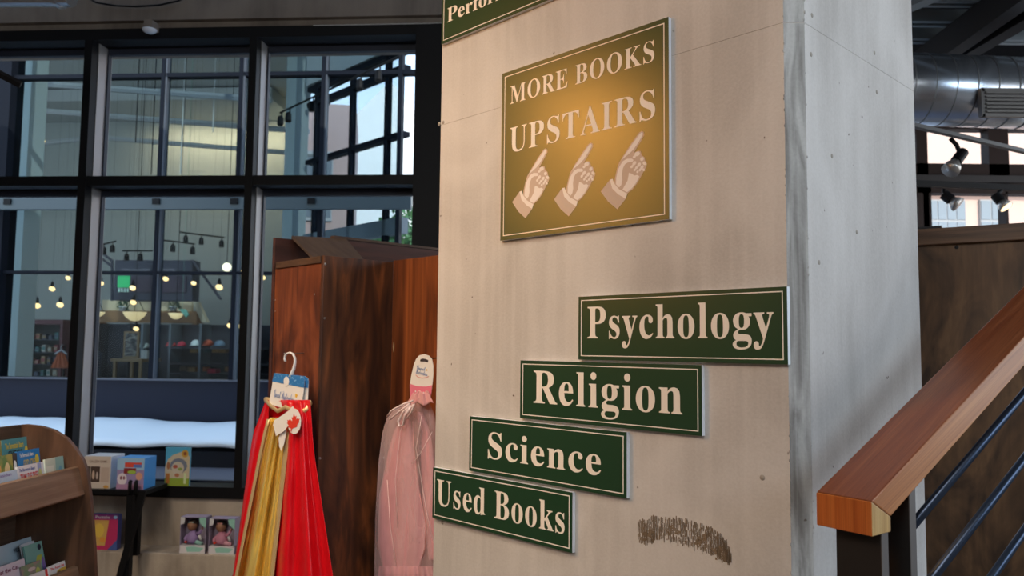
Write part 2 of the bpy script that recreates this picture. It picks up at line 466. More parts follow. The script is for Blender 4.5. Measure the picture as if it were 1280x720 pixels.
# scraped glue residue: many short upright ridges in an arc-shaped patch
GLUE = mat('glue_residue', (.26, .19, .125), .9)
arc_t = [(798, 652), (812, 647), (838, 648), (860, 651), (885, 659), (902, 669), (911, 685), (914, 697)]
arc_b = [(799, 680), (814, 678), (818, 674), (850, 679), (876, 687), (896, 694), (906, 700), (912, 703)]
def interp(pts, t):
    t *= len(pts) - 1; i = min(int(t), len(pts) - 2); u = t - i
    return (pts[i][0] * (1 - u) + pts[i + 1][0] * u, pts[i][1] * (1 - u) + pts[i + 1][1] * u)
mb = MB()
for k in range(1150):
    t = rnd.random(); v = rnd.random()
    a = interp(arc_t, t); b_ = interp(arc_b, t)
    px = a[0] + (b_[0] - a[0]) * v; py = a[1] + (b_[1] - a[1]) * v
    px = round(px / 1.9) * 1.9 + rnd.uniform(-.35, .35)
    x, z = PF.hit(px, py); h = rnd.uniform(.0015, .006) * (1.6 if rnd.random() < .3 else 1); w_ = rnd.uniform(.0005, .0012)
    mb.box(x - w_, x + w_, -.0012, .0005, z - h, z + h)
for (px, py, n_) in ((811, 668, 60), (897, 688, 30), (905, 697, 20), (840, 664, 40), (875, 676, 40)):
    for k in range(n_):
        x, z = PF.hit(px + rnd.gauss(0, 4), py + rnd.gauss(0, 3)); r = rnd.uniform(.001, .0028)
        mb.box(x - r, x + r, -.001, .0005, z - r, z + r)
o = obj('glue_scrape', mb, GLUE, pil, label='brown patch of scraped glue on the pillar'); o['kind'] = 'stuff'
# tie holes and dents as shallow dark plugs
PLUG = mat('tie_hole', (.33, .30, .26), .9)
for (px, py) in ((953, 597), (549, 155), (554, 153), (553, 653)):
    x, z = PF.hit(px, py); b_ = MB(); b_.lathe([(.0001, -.0012), (.006, -.0008), (.0075, .001)], (x, 0, z), 12, 'y'); obj('tie_hole', b_, PLUG, pil, smooth=True)
for (px, py) in ((1015, 19), (1014, 68), (1093, 66), (1096, 115), (1071, 290), (1024, 328), (1040, 195)):
    y, z = PF.hitx(px, py, CH)
    b_ = MB(); b_.lathe([(.0001, .0012), (.005, .0009), (.0068, -.001)], (CH, y, z), 12, 'x'); obj('tie_hole', b_, PLUG, pil, smooth=True)
    
# ================================================================== SIGNS ON THE PILLAR
SGREEN = mat('sign_green', (0.013, 0.050, 0.022), .31, spec=.7, bump=((260, 260, 260), .035, .001))
SCREAM = mat('sign_cream', (0.85, 0.78, 0.69), .6, spec=.04)
SEDGE = mat('sign_board_edge', (.78, .82, .86), .5)
TH = .012
def sign(name_label, corners, cap, inset_=.0095, lines=()):
    """corners: px of top-left, top-right, bottom-left, bottom-right of the face"""
    pts = [PF.hit(px, py, -TH) for px, py in corners]
    x0 = (pts[0][0] + pts[2][0]) / 2; x1 = (pts[1][0] + pts[3][0]) / 2
    z1 = (pts[0][1] + pts[1][1]) / 2; z0 = (pts[2][1] + pts[3][1]) / 2
    t = thing('wall_sign', name_label, 'sign', PF, ((x0 + x1) / 2, 0, z0), 'green section signs on the concrete pillar')
    b_ = MB(); b_.box(x0, x1, -TH, -.0004, z0, z1); obj('board', b_, SEDGE, t, label='white foam board core')
    b_ = MB(); b_.box(x0, x1, -TH - .0008, -TH - .00002, z0, z1); obj('face_panel', b_, SGREEN, t)
    i, w_ = inset_, .0026; b_ = MB(); y0, y1 = -TH - .0014, -TH - .0007
    X0, X1, Z0, Z1 = x0 + i, x1 - i, z0 + i, z1 - i
    for q in ((X0, X1, Z0, Z0 + w_), (X0, X1, Z1 - w_, Z1), (X0, X0 + w_, Z0 + w_, Z1 - w_), (X1 - w_, X1, Z0 + w_, Z1 - w_)):
        b_.box(q[0], q[1], y0, y1, q[2], q[3])
    obj('border_line', b_, SCREAM, t)
    for (body, l, r, tp, bt, off) in lines:
        xa = PF.hit(*l, -TH - .001)[0]; xb = PF.hit(*r, -TH - .001)[0]; za = PF.hit(*bt, -TH - .001)[1]; zb = PF.hit(*tp, -TH - .001)[1]
        tm = text_mesh(serif(body), off, sp=1.07, fix=(xa, xb, za, zb, -TH - .0013))
        for part in (split_words(tm) if ' ' in body else [tm]): obj('lettering', part, SCREAM, t)
    return t, (x0, x1, z0, z1)
sign('dark green wall sign lettered Psychology, topmost of the lower four', [(723, 371), (984, 358), (723.5, 449.5), (985, 455.5)], 0,
     lines=[('Psychology', (734.5, 407), (967, 400), (880, 378.2), (926, 437), .001)])
sign('dark green wall sign lettered Religion, below the Psychology sign', [(650.5, 451), (877, 455.5), (650.5, 521), (878, 547)], 0,
     lines=[('Religion', (667, 490), (853, 500), (722, 464.5), (761.5, 524.5), .001)])
sign('dark green wall sign lettered Science, between Religion and Used Books', [(587, 520), (783, 540.5), (587, 588), (784, 623.5)], 0,
     lines=[('Science', (610, 560), (751.3, 580), (621, 540.6), (744.6, 594.5), .001)])
sign('dark green wall sign lettered Used Books, lowest of the signs', [(541, 583.5), (715.5, 616), (541, 647), (715.5, 691.5)], 0,
     lines=[('Used Books', (546, 620), (706, 640), (603, 610), (700, 667.5), .0)])
sg, ext = sign('large glossy sign lettered MORE BOOKS UPSTAIRS with three pointing hands', [(627, 91), (834.5, 23.5), (626.5, 300), (838, 274.5)], 0, .0125,
     lines=[('MORE BOOKS', (638, 110), (818, 70), (811, 51.7), (812.5, 78.2), -.003), ('UPSTAIRS', (637.5, 170), (819, 130), (811, 112.5), (807.5, 151), -.003)])
a0 = PF.hit(552, 54, -TH); px1 = PF.hit(985, 60)[0]
xs0 = a0[0]; zs0 = (a0[1] + PF.hit(684, 2.5, -TH)[1]) / 2
pl, pt, pb = PF.hit(559.5, 20, -TH), PF.hit(560.5, 11, -TH), PF.hit(560.5, 28, -TH)
t = thing('wall_sign', 'dark green sign lettered Performing Arts, at the top of the pillar, cut off', 'sign', PF, (xs0 + .3, 0, zs0), 'green section signs on the concrete pillar')
zs1 = zs0 + .2; xs1 = xs0 + .72
b_ = MB(); b_.box(xs0, xs1, -TH, -.0004, zs0, zs1); obj('board', b_, SEDGE, t, label='white foam board core')
b_ = MB(); b_.box(xs0, xs1, -TH - .0008, -TH - .00002, zs0, zs1); obj('face_panel', b_, SGREEN, t)
b_ = MB(); i_ = .0095; w_ = .0026
for q in ((xs0 + i_, xs1 - i_, zs0 + i_, zs0 + i_ + w_), (xs0 + i_, xs1 - i_, zs1 - i_ - w_, zs1 - i_), (xs0 + i_, xs0 + i_ + w_, zs0 + i_, zs1 - i_), (xs1 - i_ - w_, xs1 - i_, zs0 + i_, zs1 - i_)):
    b_.box(q[0], q[1], -TH - .0014, -TH - .0007, q[2], q[3])
obj('border_line', b_, SCREAM, t)
capH = pt[1] - pb[1]
wPer = PF.hit(636, 0, -TH)[0] - pl[0]
# the cap height and the visible run "Perfor" set the size of the word
mbt = text_mesh(serif('Performing Arts'), .001, fix=(0, 1, 0, 1, -TH - .0013))
mbc = text_mesh(serif('Perfor'), .008, fix=(0, 1, 0, 1, -TH - .0013))
xw = PF.hit(625, 5, -TH)[0] - pl[0]
cu_w = 15 / 6.15
for k, v in enumerate(mbt.v): mbt.v[k] = (pl[0] + v[0] * xw * 2.35, v[1], pb[1] - capH * .30 + v[2] * capH * 1.36)
for part in split_words(mbt): obj('lettering', part, SCREAM, t)

# pointing hands: traced once on the sign's own plane, then set three times side by side
H_TAN = mat('hand_tan', (.60, .47, .38), .6, spec=.04); H_LITE = mat('hand_light', (.86, .77, .70), .6, spec=.04); H_MID = mat('hand_shade', (.60, .46, .36), .6, spec=.04)
def hp(pts):                              # crop pixels (5.54 x, origin 630,160) -> sign plane
    return [PF.hit(630 + x / 5.54, 160 + y / 5.54, -TH) for x, y in pts]
anc = hp([(787, 563)])[0]
cuff = hp([(672, 440), (735, 358), (748, 380), (790, 440), (845, 490), (787, 563), (725, 512)])
band = hp([(735, 358), (755, 352), (768, 388), (800, 425), (857, 455), (845, 490), (795, 462), (752, 420)])
band2 = hp([(745, 362), (757, 358), (772, 395), (803, 428), (850, 455), (845, 466), (797, 440), (762, 405)])
sil = hp([(765, 395), (770, 345), (785, 280), (800, 238), (832, 185), (885, 105), (938, 32), (953, 21), (970, 28), (973, 48), (950, 92), (915, 150), (900, 172), (930, 157), (948, 160), (956, 187), (975, 203), (980, 228), (993, 248), (985, 275), (968, 303), (950, 338), (922, 385), (892, 425), (855, 455), (800, 425)])
index_ = hp([(815, 222), (845, 178), (893, 108), (944, 40), (956, 31), (964, 36), (962, 50), (938, 92), (905, 142), (880, 170), (850, 195)])
thumb = hp([(805, 262), (825, 230), (855, 213), (888, 212), (900, 222), (893, 235), (862, 238), (840, 252), (826, 280), (820, 320), (822, 360), (815, 395), (800, 412), (778, 390), (780, 345), (790, 295)])
palm = hp([(868, 310), (890, 318), (905, 330), (925, 325), (940, 335), (918, 380), (888, 418), (855, 445), (822, 428), (838, 400), (858, 365)])
segs = []
for (cx, cy, rx, ry, an) in ((925, 180, 20, 15, -.5), (905, 245, 18, 11, -.9), (888, 268, 13, 9, -.9), (958, 215, 15, 12, -1), (938, 255, 17, 11, -1), (920, 275, 11, 9, -1), (908, 291, 10, 8, -1),
                           (976, 245, 12, 14, -.9), (958, 272, 16, 10, -1.0), (945, 290, 12, 8, -1), (927, 304, 10, 8, -1), (970, 290, 9, 11, -.7), (905, 200, 12, 9, -.6)):
    segs.append(hp([(cx + rx * math.cos(q) * math.cos(an) - ry * math.sin(q) * math.sin(an), cy + rx * math.cos(q) * math.sin(an) + ry * math.sin(q) * math.cos(an)) for q in [2 * math.pi * k / 12 for k in range(12)]]))
proto = {}
Y1, Y2, Y3 = -TH - .0011, -TH - .0015, -TH - .0018
def multi(polys, y):
    q = MB()
    for p in polys:
        k = len(q.v); f = flat(p, y); q.v += f.v; q.f += [tuple(i + k for i in g_) for g_ in f.f]
    return q
for k, bot in enumerate(((150, 625), (450, 612), (787, 563))):
    d = hp([bot])[0]; dx, dz_ = d[0] - anc[0], d[1] - anc[1]
    sh = lambda P: [(a + dx, b + dz_) for a, b in P]
    h = obj('pointing_hand', multi([sh(sil)], Y1), H_MID, sg)
    obj('sleeve', multi([sh(cuff)], Y1 - .0001), H_TAN, h)
    obj('cuff', multi([sh(band)], Y2), H_LITE, h)
    obj('cuff_line', multi([sh(band2)], Y3), H_TAN, h) if False else None
    obj('highlights', multi([sh(index_), sh(thumb), sh(palm)] + [sh(s_) for s_ in segs], Y2 - .0001), H_LITE, h)

# ================================================================== HANDRAIL AND STAIR PANEL
DA = R(55) ; RD = math.pi / 2 - DA        # rail runs 55 degrees to the right of straight ahead
c0 = at_depth(1089.5, 627, 1.5)
RF = Frame((c0.x, c0.y, 0), RD - math.pi / 2)   # x to the right of the rail, y along the rail
zT = c0.z; xL_ = RF.hit(1020, 615)[0]; zB = RF.hit(1089.5, 671)[1]
Hh = zT - zB
Lw, zW1 = RF.hitx(1113.7, 646, 0); _, zW0 = RF.hitx(1113.7, 665, 0)
# pitch from the ridge line
y2, z2 = RF.hitx(1170, 540, 0)
tanp = (z2 - zT) / y2
HW = wood('handrail_wood', (.20, .052, .018), (.26, .075, .027), (.31, .10, .037), (55, 1.6, 40), .5, .33, rotx=-.42)
HW2 = wood('handrail_end', (.40, .095, .018), (.48, .125, .025), (.55, .16, .035), (60, 60, 3), .3, .38)
HWS = wood('handrail_side', (.36, .125, .036), (.44, .165, .05), (.52, .215, .07), (30, 1.4, 48), .5, .38, rotx=-.42)
BMET = mat('black_steel', (.022, .02, .02), .38, .3); BROD = mat('blue_black_rod', (.045, .062, .10), .32, .75)
EDG = mat('lit_edge_grey', (.16, .15, .145), .35, .5)  # paler grey puts the lit side of the posts into the colour
rail = thing('stair_railing', 'reddish wooden handrail on black steel posts with round bars, in front of the pillar', 'railing', RF, (xL_ / 2, .02, 0))
LEN = 1.8
zWb = zW1
b_ = MB()
side = [(0, zT), (Lw, zWb), (LEN, zWb + (LEN - Lw) * tanp), (LEN, zT + LEN * tanp)]
b_.prism([(xL_, y, z) for y, z in side], (-xL_, 0, 0))
hr = obj('handrail', b_, HW, rail, bevel=.003)
hr.data.materials.append(HWS)
for p in hr.data.polygons:
    if p.normal.x > .8: p.material_index = 1
b_ = MB(); b_.prism([(xL_, y, z) for y, z in ((0, zB), (Lw, zW0), (Lw, zWb), (0, zT))], (-xL_, 0, 0))
eb = obj('end_block', b_, HW2, rail, bevel=.002, label='orange wedge block with upright grain closing the handrail')
eb.data.materials.append(wood('end_block_side', (.40, .22, .075), (.55, .34, .12), (.62, .42, .18), (3, 60, 3), .6, .4))
for p in eb.data.polygons:
    if p.normal.x > .8: p.material_index = 1
def rh(y): return zWb + (y - Lw) * tanp
pw0 = RF.hit(1046, 700, .034)[0]; pw1 = min(-.004, RF.hit(1103, 700, .034)[0])
b_ = MB(); b_.box(pw0, pw1, .034, .056, 0, zB + .006); p1 = obj('post', b_, BMET, rail)
b_ = MB(); b_.box(pw1, pw1 + .002, .034, .056, 0, zB + .004); obj('lit_post_edge', b_, EDG, p1)
y3 = RF.hitx(1136, 640, pw1)[0]
b_ = MB(); b_.box(pw0, pw1, y3, y3 + .022, 0, rh(y3) + .012); p2 = obj('post', b_, BMET, rail)
b_ = MB(); b_.box(pw1, pw1 + .002, y3, y3 + .022, 0, rh(y3) + .010); obj('lit_post_edge', b_, EDG, p2)
xm = (pw0 + pw1) / 2 + .03
for (px, py, px2, py2) in ((1146, 650.5, 1278, 487), (1172, 714, 1280, 575), (1245, 714, 1280, 665)):
    ya, za = RF.hitx(px, py, xm); yb, zb_ = RF.hitx(px2, py2, xm)
    za_ = za - (ya - y3 - .01) * tanp
    b_ = MB(); b_.tube([(xm, y3 + .01, za_), (xm, LEN, za_ + (LEN - y3 - .01) * tanp)], .0095, 12); obj('round_bar', b_, BROD, rail, smooth=True)
for yy in (1.7,):
    b_ = MB(); b_.box(pw0, pw1, yy, yy + .022, 0, rh(yy) + .01); obj('post', b_, BMET, rail)
# plywood panel of the stair behind
sp = at_depth(1156, 287, 3.1)
SF = Frame((sp.x, sp.y, 0), -R(33))
PLY = wood('stained_plywood', (.065, .032, .014), (.14, .070, .030), (.21, .108, .046), (5, 5, 2.2), 2.5, .55)
PLY2 = wood('panel_cap_wood', (.08, .038, .018), (.14, .068, .032), (.2, .10, .048), (2, 30, 30), .6, .5)
zc = SF.hit(1156, 287)[1]; zc0 = SF.hit(1156, 307)[1]
stp = thing('plywood_stair_enclosure', 'dark brown stained plywood panel enclosing the stair behind the handrail', 'panel', SF, (.45, .02, 0))
b_ = MB(); b_.box(-.35, 1.3, 0, .04, 0, zc0 + .01); obj('plywood_sheet', b_, PLY, stp)
b_ = MB(); b_.box(-.35, 1.3, -.022, .06, zc0, zc); obj('cap_rail', b_, PLY2, stp, bevel=.003)
sx_, sz_ = SF.hit(1196, 309); b_ = MB(); b_.lathe([(.0001, -.002), (.007, -.0015), (.008, .001)], (sx_, 0, sz_), 10, 'y'); obj('screw', b_, BMET, stp, smooth=True)
b_ = MB(); xb0 = SF.hit(1150, 285)[0]; xb1 = SF.hit(1177, 285)[0]; b_.box(xb0 - .1, xb1, .0, .05, zc, zc + .012); obj('corner_plate', b_, BMET, stp)

# ================================================================== WOODEN SHELF UNITS
kc = at_depth(402, 420, 3.2)
KF = Frame((kc.x, kc.y, 0), PA - math.pi / 2)
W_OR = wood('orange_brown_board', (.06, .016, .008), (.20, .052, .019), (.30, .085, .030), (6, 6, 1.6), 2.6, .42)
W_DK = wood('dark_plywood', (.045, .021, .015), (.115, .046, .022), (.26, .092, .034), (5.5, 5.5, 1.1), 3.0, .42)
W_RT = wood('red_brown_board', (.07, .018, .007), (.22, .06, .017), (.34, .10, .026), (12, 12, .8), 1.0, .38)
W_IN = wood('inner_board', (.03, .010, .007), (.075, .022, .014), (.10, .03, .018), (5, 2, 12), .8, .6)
W_ED = wood('board_edge', (.05, .025, .014), (.09, .045, .024), (.12, .06, .032), (4, 4, 20), .5, .6)
xk, _ = KF.hit(341.5, 420)
zr = KF.hit(402, 319.5)[1]; zr2 = KF.hit(402, 329)[1]
yk, _ = KF.hitx(489.5, 420, 0)
zk = KF.hitx(489, 326, 0)[1]
ua = thing('wooden_shelf_unit', 'dark stained open topped wooden display unit behind the two hanging costumes', 'shelf', KF, (xk / 2, yk / 2, 0))
b_ = MB(); b_.box(xk, -.019, 0, .019, 0, zr2); obj('end_panel', b_, W_OR, ua, bevel=.0015, label='orange brown end panel')
b_ = MB(); b_.box(-.018, 0, 0, yk, 0, zr); obj('back_panel', b_, W_DK, ua, bevel=.0015, label='dark figured plywood panel')
b_ = MB(); b_.box(xk + .012, -.019, -.006, .019, zr2 + .001, zr - .002); obj('top_batten', b_, W_ED, ua, bevel=.0015)
zlb = KF.hit(342, 297.5)[1]; zlb0 = KF.hit(342, 336)[1]
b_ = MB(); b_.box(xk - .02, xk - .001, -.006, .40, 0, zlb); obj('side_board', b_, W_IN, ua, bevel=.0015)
q = [KF.hitx(364, 297.5, xk + .02), KF.hitx(432, 301, xk + .02), KF.hitx(455, 328, -.13), KF.hitx(394, 328, -.13)]
b_ = MB(); b_.prism([(xk + .02, *q[0]), (xk + .02, *q[1]), (-.13, *q[2]), (-.13, *q[3])], (.004, 0, .010)); obj('loose_lid_board', b_, mat('grey_brown_board', (.075, .05, .038), .6, noise=((.05, .032, .024), (6, 40, 6), 4, .35, .65)), ua)
for (px, py, pl_) in ((406, 330, 0), (406, 398, 0), (480, 572, 0), (400, 573, 0)):
    y_, z_ = KF.hitx(px, py, 0); b_ = MB(); b_.lathe([(.0001, .0012), (.0045, .001), (.0055, -.001)], (0, max(y_, .008), z_), 10, 'x'); obj('screw', b_, STEEL, ua, smooth=True)
for (px, py) in ((344, 375), (344, 389), (393, 368)):
    x_, z_ = KF.hit(px, py); b_ = MB(); b_.lathe([(.0001, -.0012), (.003, -.001), (.004, .001)], (x_, 0, z_), 10, 'y'); obj('screw', b_, STEEL, ua, smooth=True)
ub = ua
b_ = MB(); b_.box(.0005, .62, yk, yk + .019, 0, KF.hit(489, 326, yk)[1]); obj('end_panel', b_, W_RT, ub, bevel=.0015, label='red brown end panel beside the pillar')
y0_, z0_ = KF.hitx(415, 298, xk); 
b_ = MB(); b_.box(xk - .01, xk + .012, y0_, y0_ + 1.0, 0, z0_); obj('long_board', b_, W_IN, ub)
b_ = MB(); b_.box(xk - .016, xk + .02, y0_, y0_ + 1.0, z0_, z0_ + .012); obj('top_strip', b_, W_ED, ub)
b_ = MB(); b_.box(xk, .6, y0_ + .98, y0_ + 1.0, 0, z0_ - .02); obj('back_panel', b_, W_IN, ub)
# a pale gouge in the seam
x_, z_ = KF.hit(492, 434, yk); b_ = MB(); b_.prism([(x_ - .004, yk - .0012, z_), (x_, yk - .0012, z_ + .022), (x_ + .005, yk - .0012, z_ + .002), (x_ + .001, yk - .0012, z_ - .02)], (0, .0013, 0)); obj('wood_gouge', b_, mat('raw_wood', (.5, .36, .2), .8), ub)

# ================================================================== RED AND GOLD COSTUME
CF0 = at_depth(402, 480, 3.12); CF = Frame((CF0.x, CF0.y, 0), -R(38))
RED = mat('red_satin', (.66, .005, .012), .3, spec=.5, sheen=0, bump=((8, 8, 16), .35, .012))
GOLD = mat('gold_lame', (1.0, .76, .22), .24, .52, bump=((30, 30, 8), .5, .008))
GTRIM = mat('gold_trim', (.82, .62, .32), .38, .5, bump=((300, 300, 300), .5, .001))
CARDW = mat('tag_white', (.80, .79, .77), .55); CBLUE = mat('tag_blue', (.03, .19, .50), .5, noise=((.25, .5, .8), (130, 130, 130), 2, .62, .68))
INK = mat('ink_blue', (.03, .16, .50), .6); INKY = mat('ink_yellow', (.8, .5, .05), .6); REDP = mat('print_red', (.70, .045, .02), .6); DARKP = mat('print_dark', (.05, .04, .05), .6)
b0 = CF.hit(352, 800)
cos_ = thing('costume_skirt', 'red satin and gold costume on a white hanger card, hung on the shelf end', 'costume', CF, (b0[0], 0, b0[1]))
L0 = [(498, 333), (505, 331), (526, 323), (540, 317), (570, 312), (720, 291), (805, 279)]
L1 = [(498, 336), (505, 336), (526, 335), (540, 331), (570, 324.5), (720, 295), (805, 277)]
L2 = [(498, 350), (505, 352), (526, 358), (540, 358), (570, 355), (720, 338), (805, 329)]
L3 = [(498, 387), (505, 388), (526, 389.5), (540, 390), (570, 393), (720, 416), (805, 429)]
def lin(L, y):
    for (a, p), (b, q) in zip(L, L[1:]):
        if y <= b: return p + (q - p) * (y - a) / (b - a)
    return L[-1][1]
def cloth(la, lb, y0, y1, nu, nv, fn, fr):
    def f(u, v):
        py = y0 + (y1 - y0) * v
        px = lin(la, py) * (1 - u) + lin(lb, py) * u
        yy = fn(u, v); x, z = fr.hit(px, py, yy); return (x, yy, z)
    return MB().grid(f, nu, nv)
def bulge(px_u): return -.055 * math.sin(math.pi * max(0, min(1, px_u)))
def mixL(a, b, k): return [(y, p * (1 - k) + lin(b, y) * k) for y, p in a]
# back half of the skirt, so that it closes round
b_ = cloth(L0, L3, 500, 800, 24, 12, lambda u, v: .008 + .012 * math.sin(math.pi * u) * (.3 + v), CF)
obj('skirt_back', b_, RED, cos_, smooth=True, solid=.0015)
b_ = cloth(L0, L1, 500, 803, 8, 40, lambda u, v: -.01 - .03 * u * (.4 + v) + .005 * math.sin(9 * u + 3 * v), CF)
obj('left_panel', b_, RED, cos_, smooth=True, solid=.0015)
b_ = cloth(L1, L2, 522, 801, 44, 60, lambda u, v: -.022 - .03 * v * math.sin(math.pi * u) + (.026 * (.35 + v)) * math.sin(2 * math.pi * (1.6 * u + .10 * math.sin(4 * v))) + .010 * math.sin(2 * math.pi * 4.3 * u + 4 * v) + .003 * math.sin(19 * v + 9 * u), CF)
obj('gold_front', b_, GOLD, cos_, smooth=True, solid=.001, label='crumpled shiny gold front panel')
b_ = cloth(L2, L3, 500, 803, 60, 50, lambda u, v: -.034 - .03 * math.sin(math.pi * min(1, u * 1.1)) * (.3 + v) - (.006 + .022 * v) * math.sin(2 * math.pi * (2.4 * u - .25)) * (1 - .2 * u) + .004 * math.sin(26 * v + 9 * u) * max(0, 1 - 2.2 * u), CF)
obj('right_panel', b_, RED, cos_, smooth=True, solid=.0015)
LT = [(y, x + 4.2) for y, x in L2]
b_ = cloth([(y, x - 1.2) for y, x in L2], LT, 540, 803, 3, 30, lambda u, v: -.041 - .03 * v * .12 - .012 * v, CF)
obj('gold_trim', b_, GTRIM, cos_, smooth=True, solid=.002)
b_ = cloth([(y, x - 1.5) for y, x in L1], [(y, x + 1.8) for y, x in L1], 524, 803, 3, 30, lambda u, v: -.042 - .022 * v, CF)
obj('gold_trim', b_, GTRIM, cos_, smooth=True, solid=.002)
def cpt(px, py, y): x, z = CF.hit(px, py, y); return (x, y, z)
b_ = MB(); b_.tube([cpt(331, 499, -.01), cpt(338, 507, -.032), (cpt(347, 514, -.042)), cpt(357, 509, -.045), cpt(366, 513, -.046), cpt(376, 516, -.042), cpt(384, 511, -.034), cpt(388, 503, -.012)], .005, 8, flat=1.8)
obj('waist_band', b_, GTRIM, cos_, smooth=True)
b_ = MB(); b_.tube([cpt(331, 500, -.01), cpt(350, 502, .03), cpt(374, 504, .03), cpt(388, 504, -.01)], .006, 8, flat=2.0); obj('waist_band', b_, GTRIM, cos_, smooth=True)
def cpoly(pts, y): return [cpt(310 + x / 5.146, 430 + yy / 5.146, y) for x, yy in pts]
def plate(pts, y, t): return MB().prism(cpoly(pts, y), (0, t, 0))
b_ = plate([(180, 187), (365, 207), (386, 222), (388, 240), (382, 400), (372, 430), (170, 400)], -.012, .002)
cb = obj('rear_card', b_, CARDW, cos_)
obj('rear_card_band', plate([(180, 187), (365, 207), (386, 222), (388, 240), (385, 282), (175, 250)], -.0135, .0012), CBLUE, cb)
cf_ = obj('front_card', plate([(168, 187), (335, 207), (352, 214), (362, 232), (362, 262), (338, 445), (134, 385)], -.024, .002), CARDW, cos_)
obj('card_band', plate([(168, 187), (335, 207), (352, 214), (362, 232), (360, 282), (154, 240)], -.0255, .0012), CBLUE, cf_)
obj('card_oval', plate([(246 + 17 * math.cos(k * .5236), 241 + 32 * math.sin(k * .5236)) for k in range(12)], -.0268, .001), CARDW, cf_)
def ltr(body, q, y, m, par, fr=CF, org=(310, 430), sc=5.146):
    """lettering laid in a quad (TL, TR, BL) of crop pixels on a frame"""
    P = lambda p: Vector((fr.hit(org[0] + p[0] / sc, org[1] + p[1] / sc, y)[0], y, fr.hit(org[0] + p[0] / sc, org[1] + p[1] / sc, y)[1]))
    a, b, c = P(q[0]), P(q[1]), P(q[2]); t_ = text_mesh(body, -.004, fix=(0, 1, 0, 1, 0))
    t_.v = [tuple(c + (b - a) * v[0] + (a - c) * v[2]) for v in t_.v]
    return obj('lettering', t_, m, par)
ltr(script('Great Pretenders'), ((170, 288), (302, 328), (166, 340)), -.0263, INK, cf_)
sw_ = MB().tube([cpt(310 + x / 5.146, 430 + y / 5.146, -.0258) for x, y in ((200, 366), (230, 380), (260, 386), (285, 382))], .0008, 5); obj('swoosh', sw_, REDP, cf_)
obj('star_print', plate([(304, 318), (312, 322), (318, 330), (310, 346), (303, 338)], -.026, .001), INKY, cf_)
# hanger hook
hk = [(228, 92), (233, 108)]
pts = [(240, 112), (236, 96), (238, 78), (250, 62), (270, 55), (290, 64), (302, 90), (303, 120), (296, 155), (284, 185), (278, 210)]
rr = [.0055, .0058, .006, .006, .006, .006, .0062, .0066, .0075, .009, .0125]
b_ = MB().tube([cpt(310 + x / 5.146, 430 + y / 5.146, -.018) for x, y in pts], rr, 10, flat=.6); obj('hanger_hook', b_, WHITE, cos_, smooth=True)
# white swing tags with a red leaf
obj('swing_tag', plate([(160, 520), (170, 490), (215, 462), (262, 428), (288, 398), (300, 420), (262, 520), (232, 560), (180, 592), (172, 560)], -.064, .0012), CARDW, cos_)
t2 = obj('leaf_tag', plate([(293 + 43 * math.cos(k * .349) + 4, 498 + 82 * math.sin(k * .349)) for k in range(18)], -.070, .0012), CARDW, cos_)
leaf = [(272, 562), (276, 545), (270, 540), (256, 536), (262, 526), (250, 508), (256, 504), (252, 488), (262, 492), (270, 482), (276, 492), (284, 496), (280, 470), (288, 474), (294, 448), (302, 468), (311, 462), (308, 488), (318, 476), (322, 484), (332, 480), (326, 496), (330, 502), (314, 520), (316, 532), (300, 538), (283, 545), (279, 563)]
obj('red_leaf_print', plate(leaf, -.0715, .0006), REDP, t2)
obj('loop_ribbon', plate([(196, 600), (232, 540), (246, 560), (232, 640), (214, 690), (200, 660)], -.056, .0012), CARDW, cos_)
a_ = Vector(CF.w(*cpt(357, 441.5, -.018))); _k = KF.m.inverted() @ a_
b_ = MB().tube([( _k.x - .004, .004, _k.z), (_k.x - .001, _k.y + .03, _k.z - .0015), (_k.x, _k.y - .008, _k.z - .0015)], .0022, 8)
obj('peg_hook', b_, STEEL, ua, smooth=True)

# ================================================================== PINK TULLE COSTUME
p0 = at_depth(530, 480, 3.14); QF = Frame((p0.x, p0.y, 0), -R(40))
TU = tulle('pink_tulle', (.95, .70, .74), .27); TU2 = tulle('pink_tulle_dense', (.95, .50, .56), .44); SAT = mat('pink_lining', (.74, .36, .38), .5, sheen=.5, bump=((50, 50, 12), .4, .006))
PINKT = mat('tag_pink', (.76, .20, .30), .5); RIB = mat('ribbon', (.93, .80, .82), .4)
b1 = QF.hit(508, 800)
pk = thing('tulle_costume', 'pale pink tulle costume on a white and pink tag, hung beside the pillar', 'costume', QF, (b1[0], 0, b1[1]))
A0 = [(497, 519), (503, 505), (510, 492), (518, 485), (540, 478), (580, 473), (650, 469), (720, 468), (805, 470)]
A1 = [(497, 531), (503, 536), (510, 540), (518, 543), (540, 546), (580, 548), (650, 549), (720, 550), (805, 550)]
b_ = cloth(A0, A1, 497.5, 803, 40, 60, lambda u, v: -.05 * math.sin(math.pi * u) + .006 * math.sin(2 * math.pi * 4 * u + 3 * v) * min(1, v * 6), QF)
obj('outer_tulle', b_, TU, pk, smooth=True)
b_ = cloth(A0, A1, 500, 803, 20, 30, lambda u, v: .008 * math.sin(math.pi * u), QF); obj('back_tulle', b_, TU, pk, smooth=True)
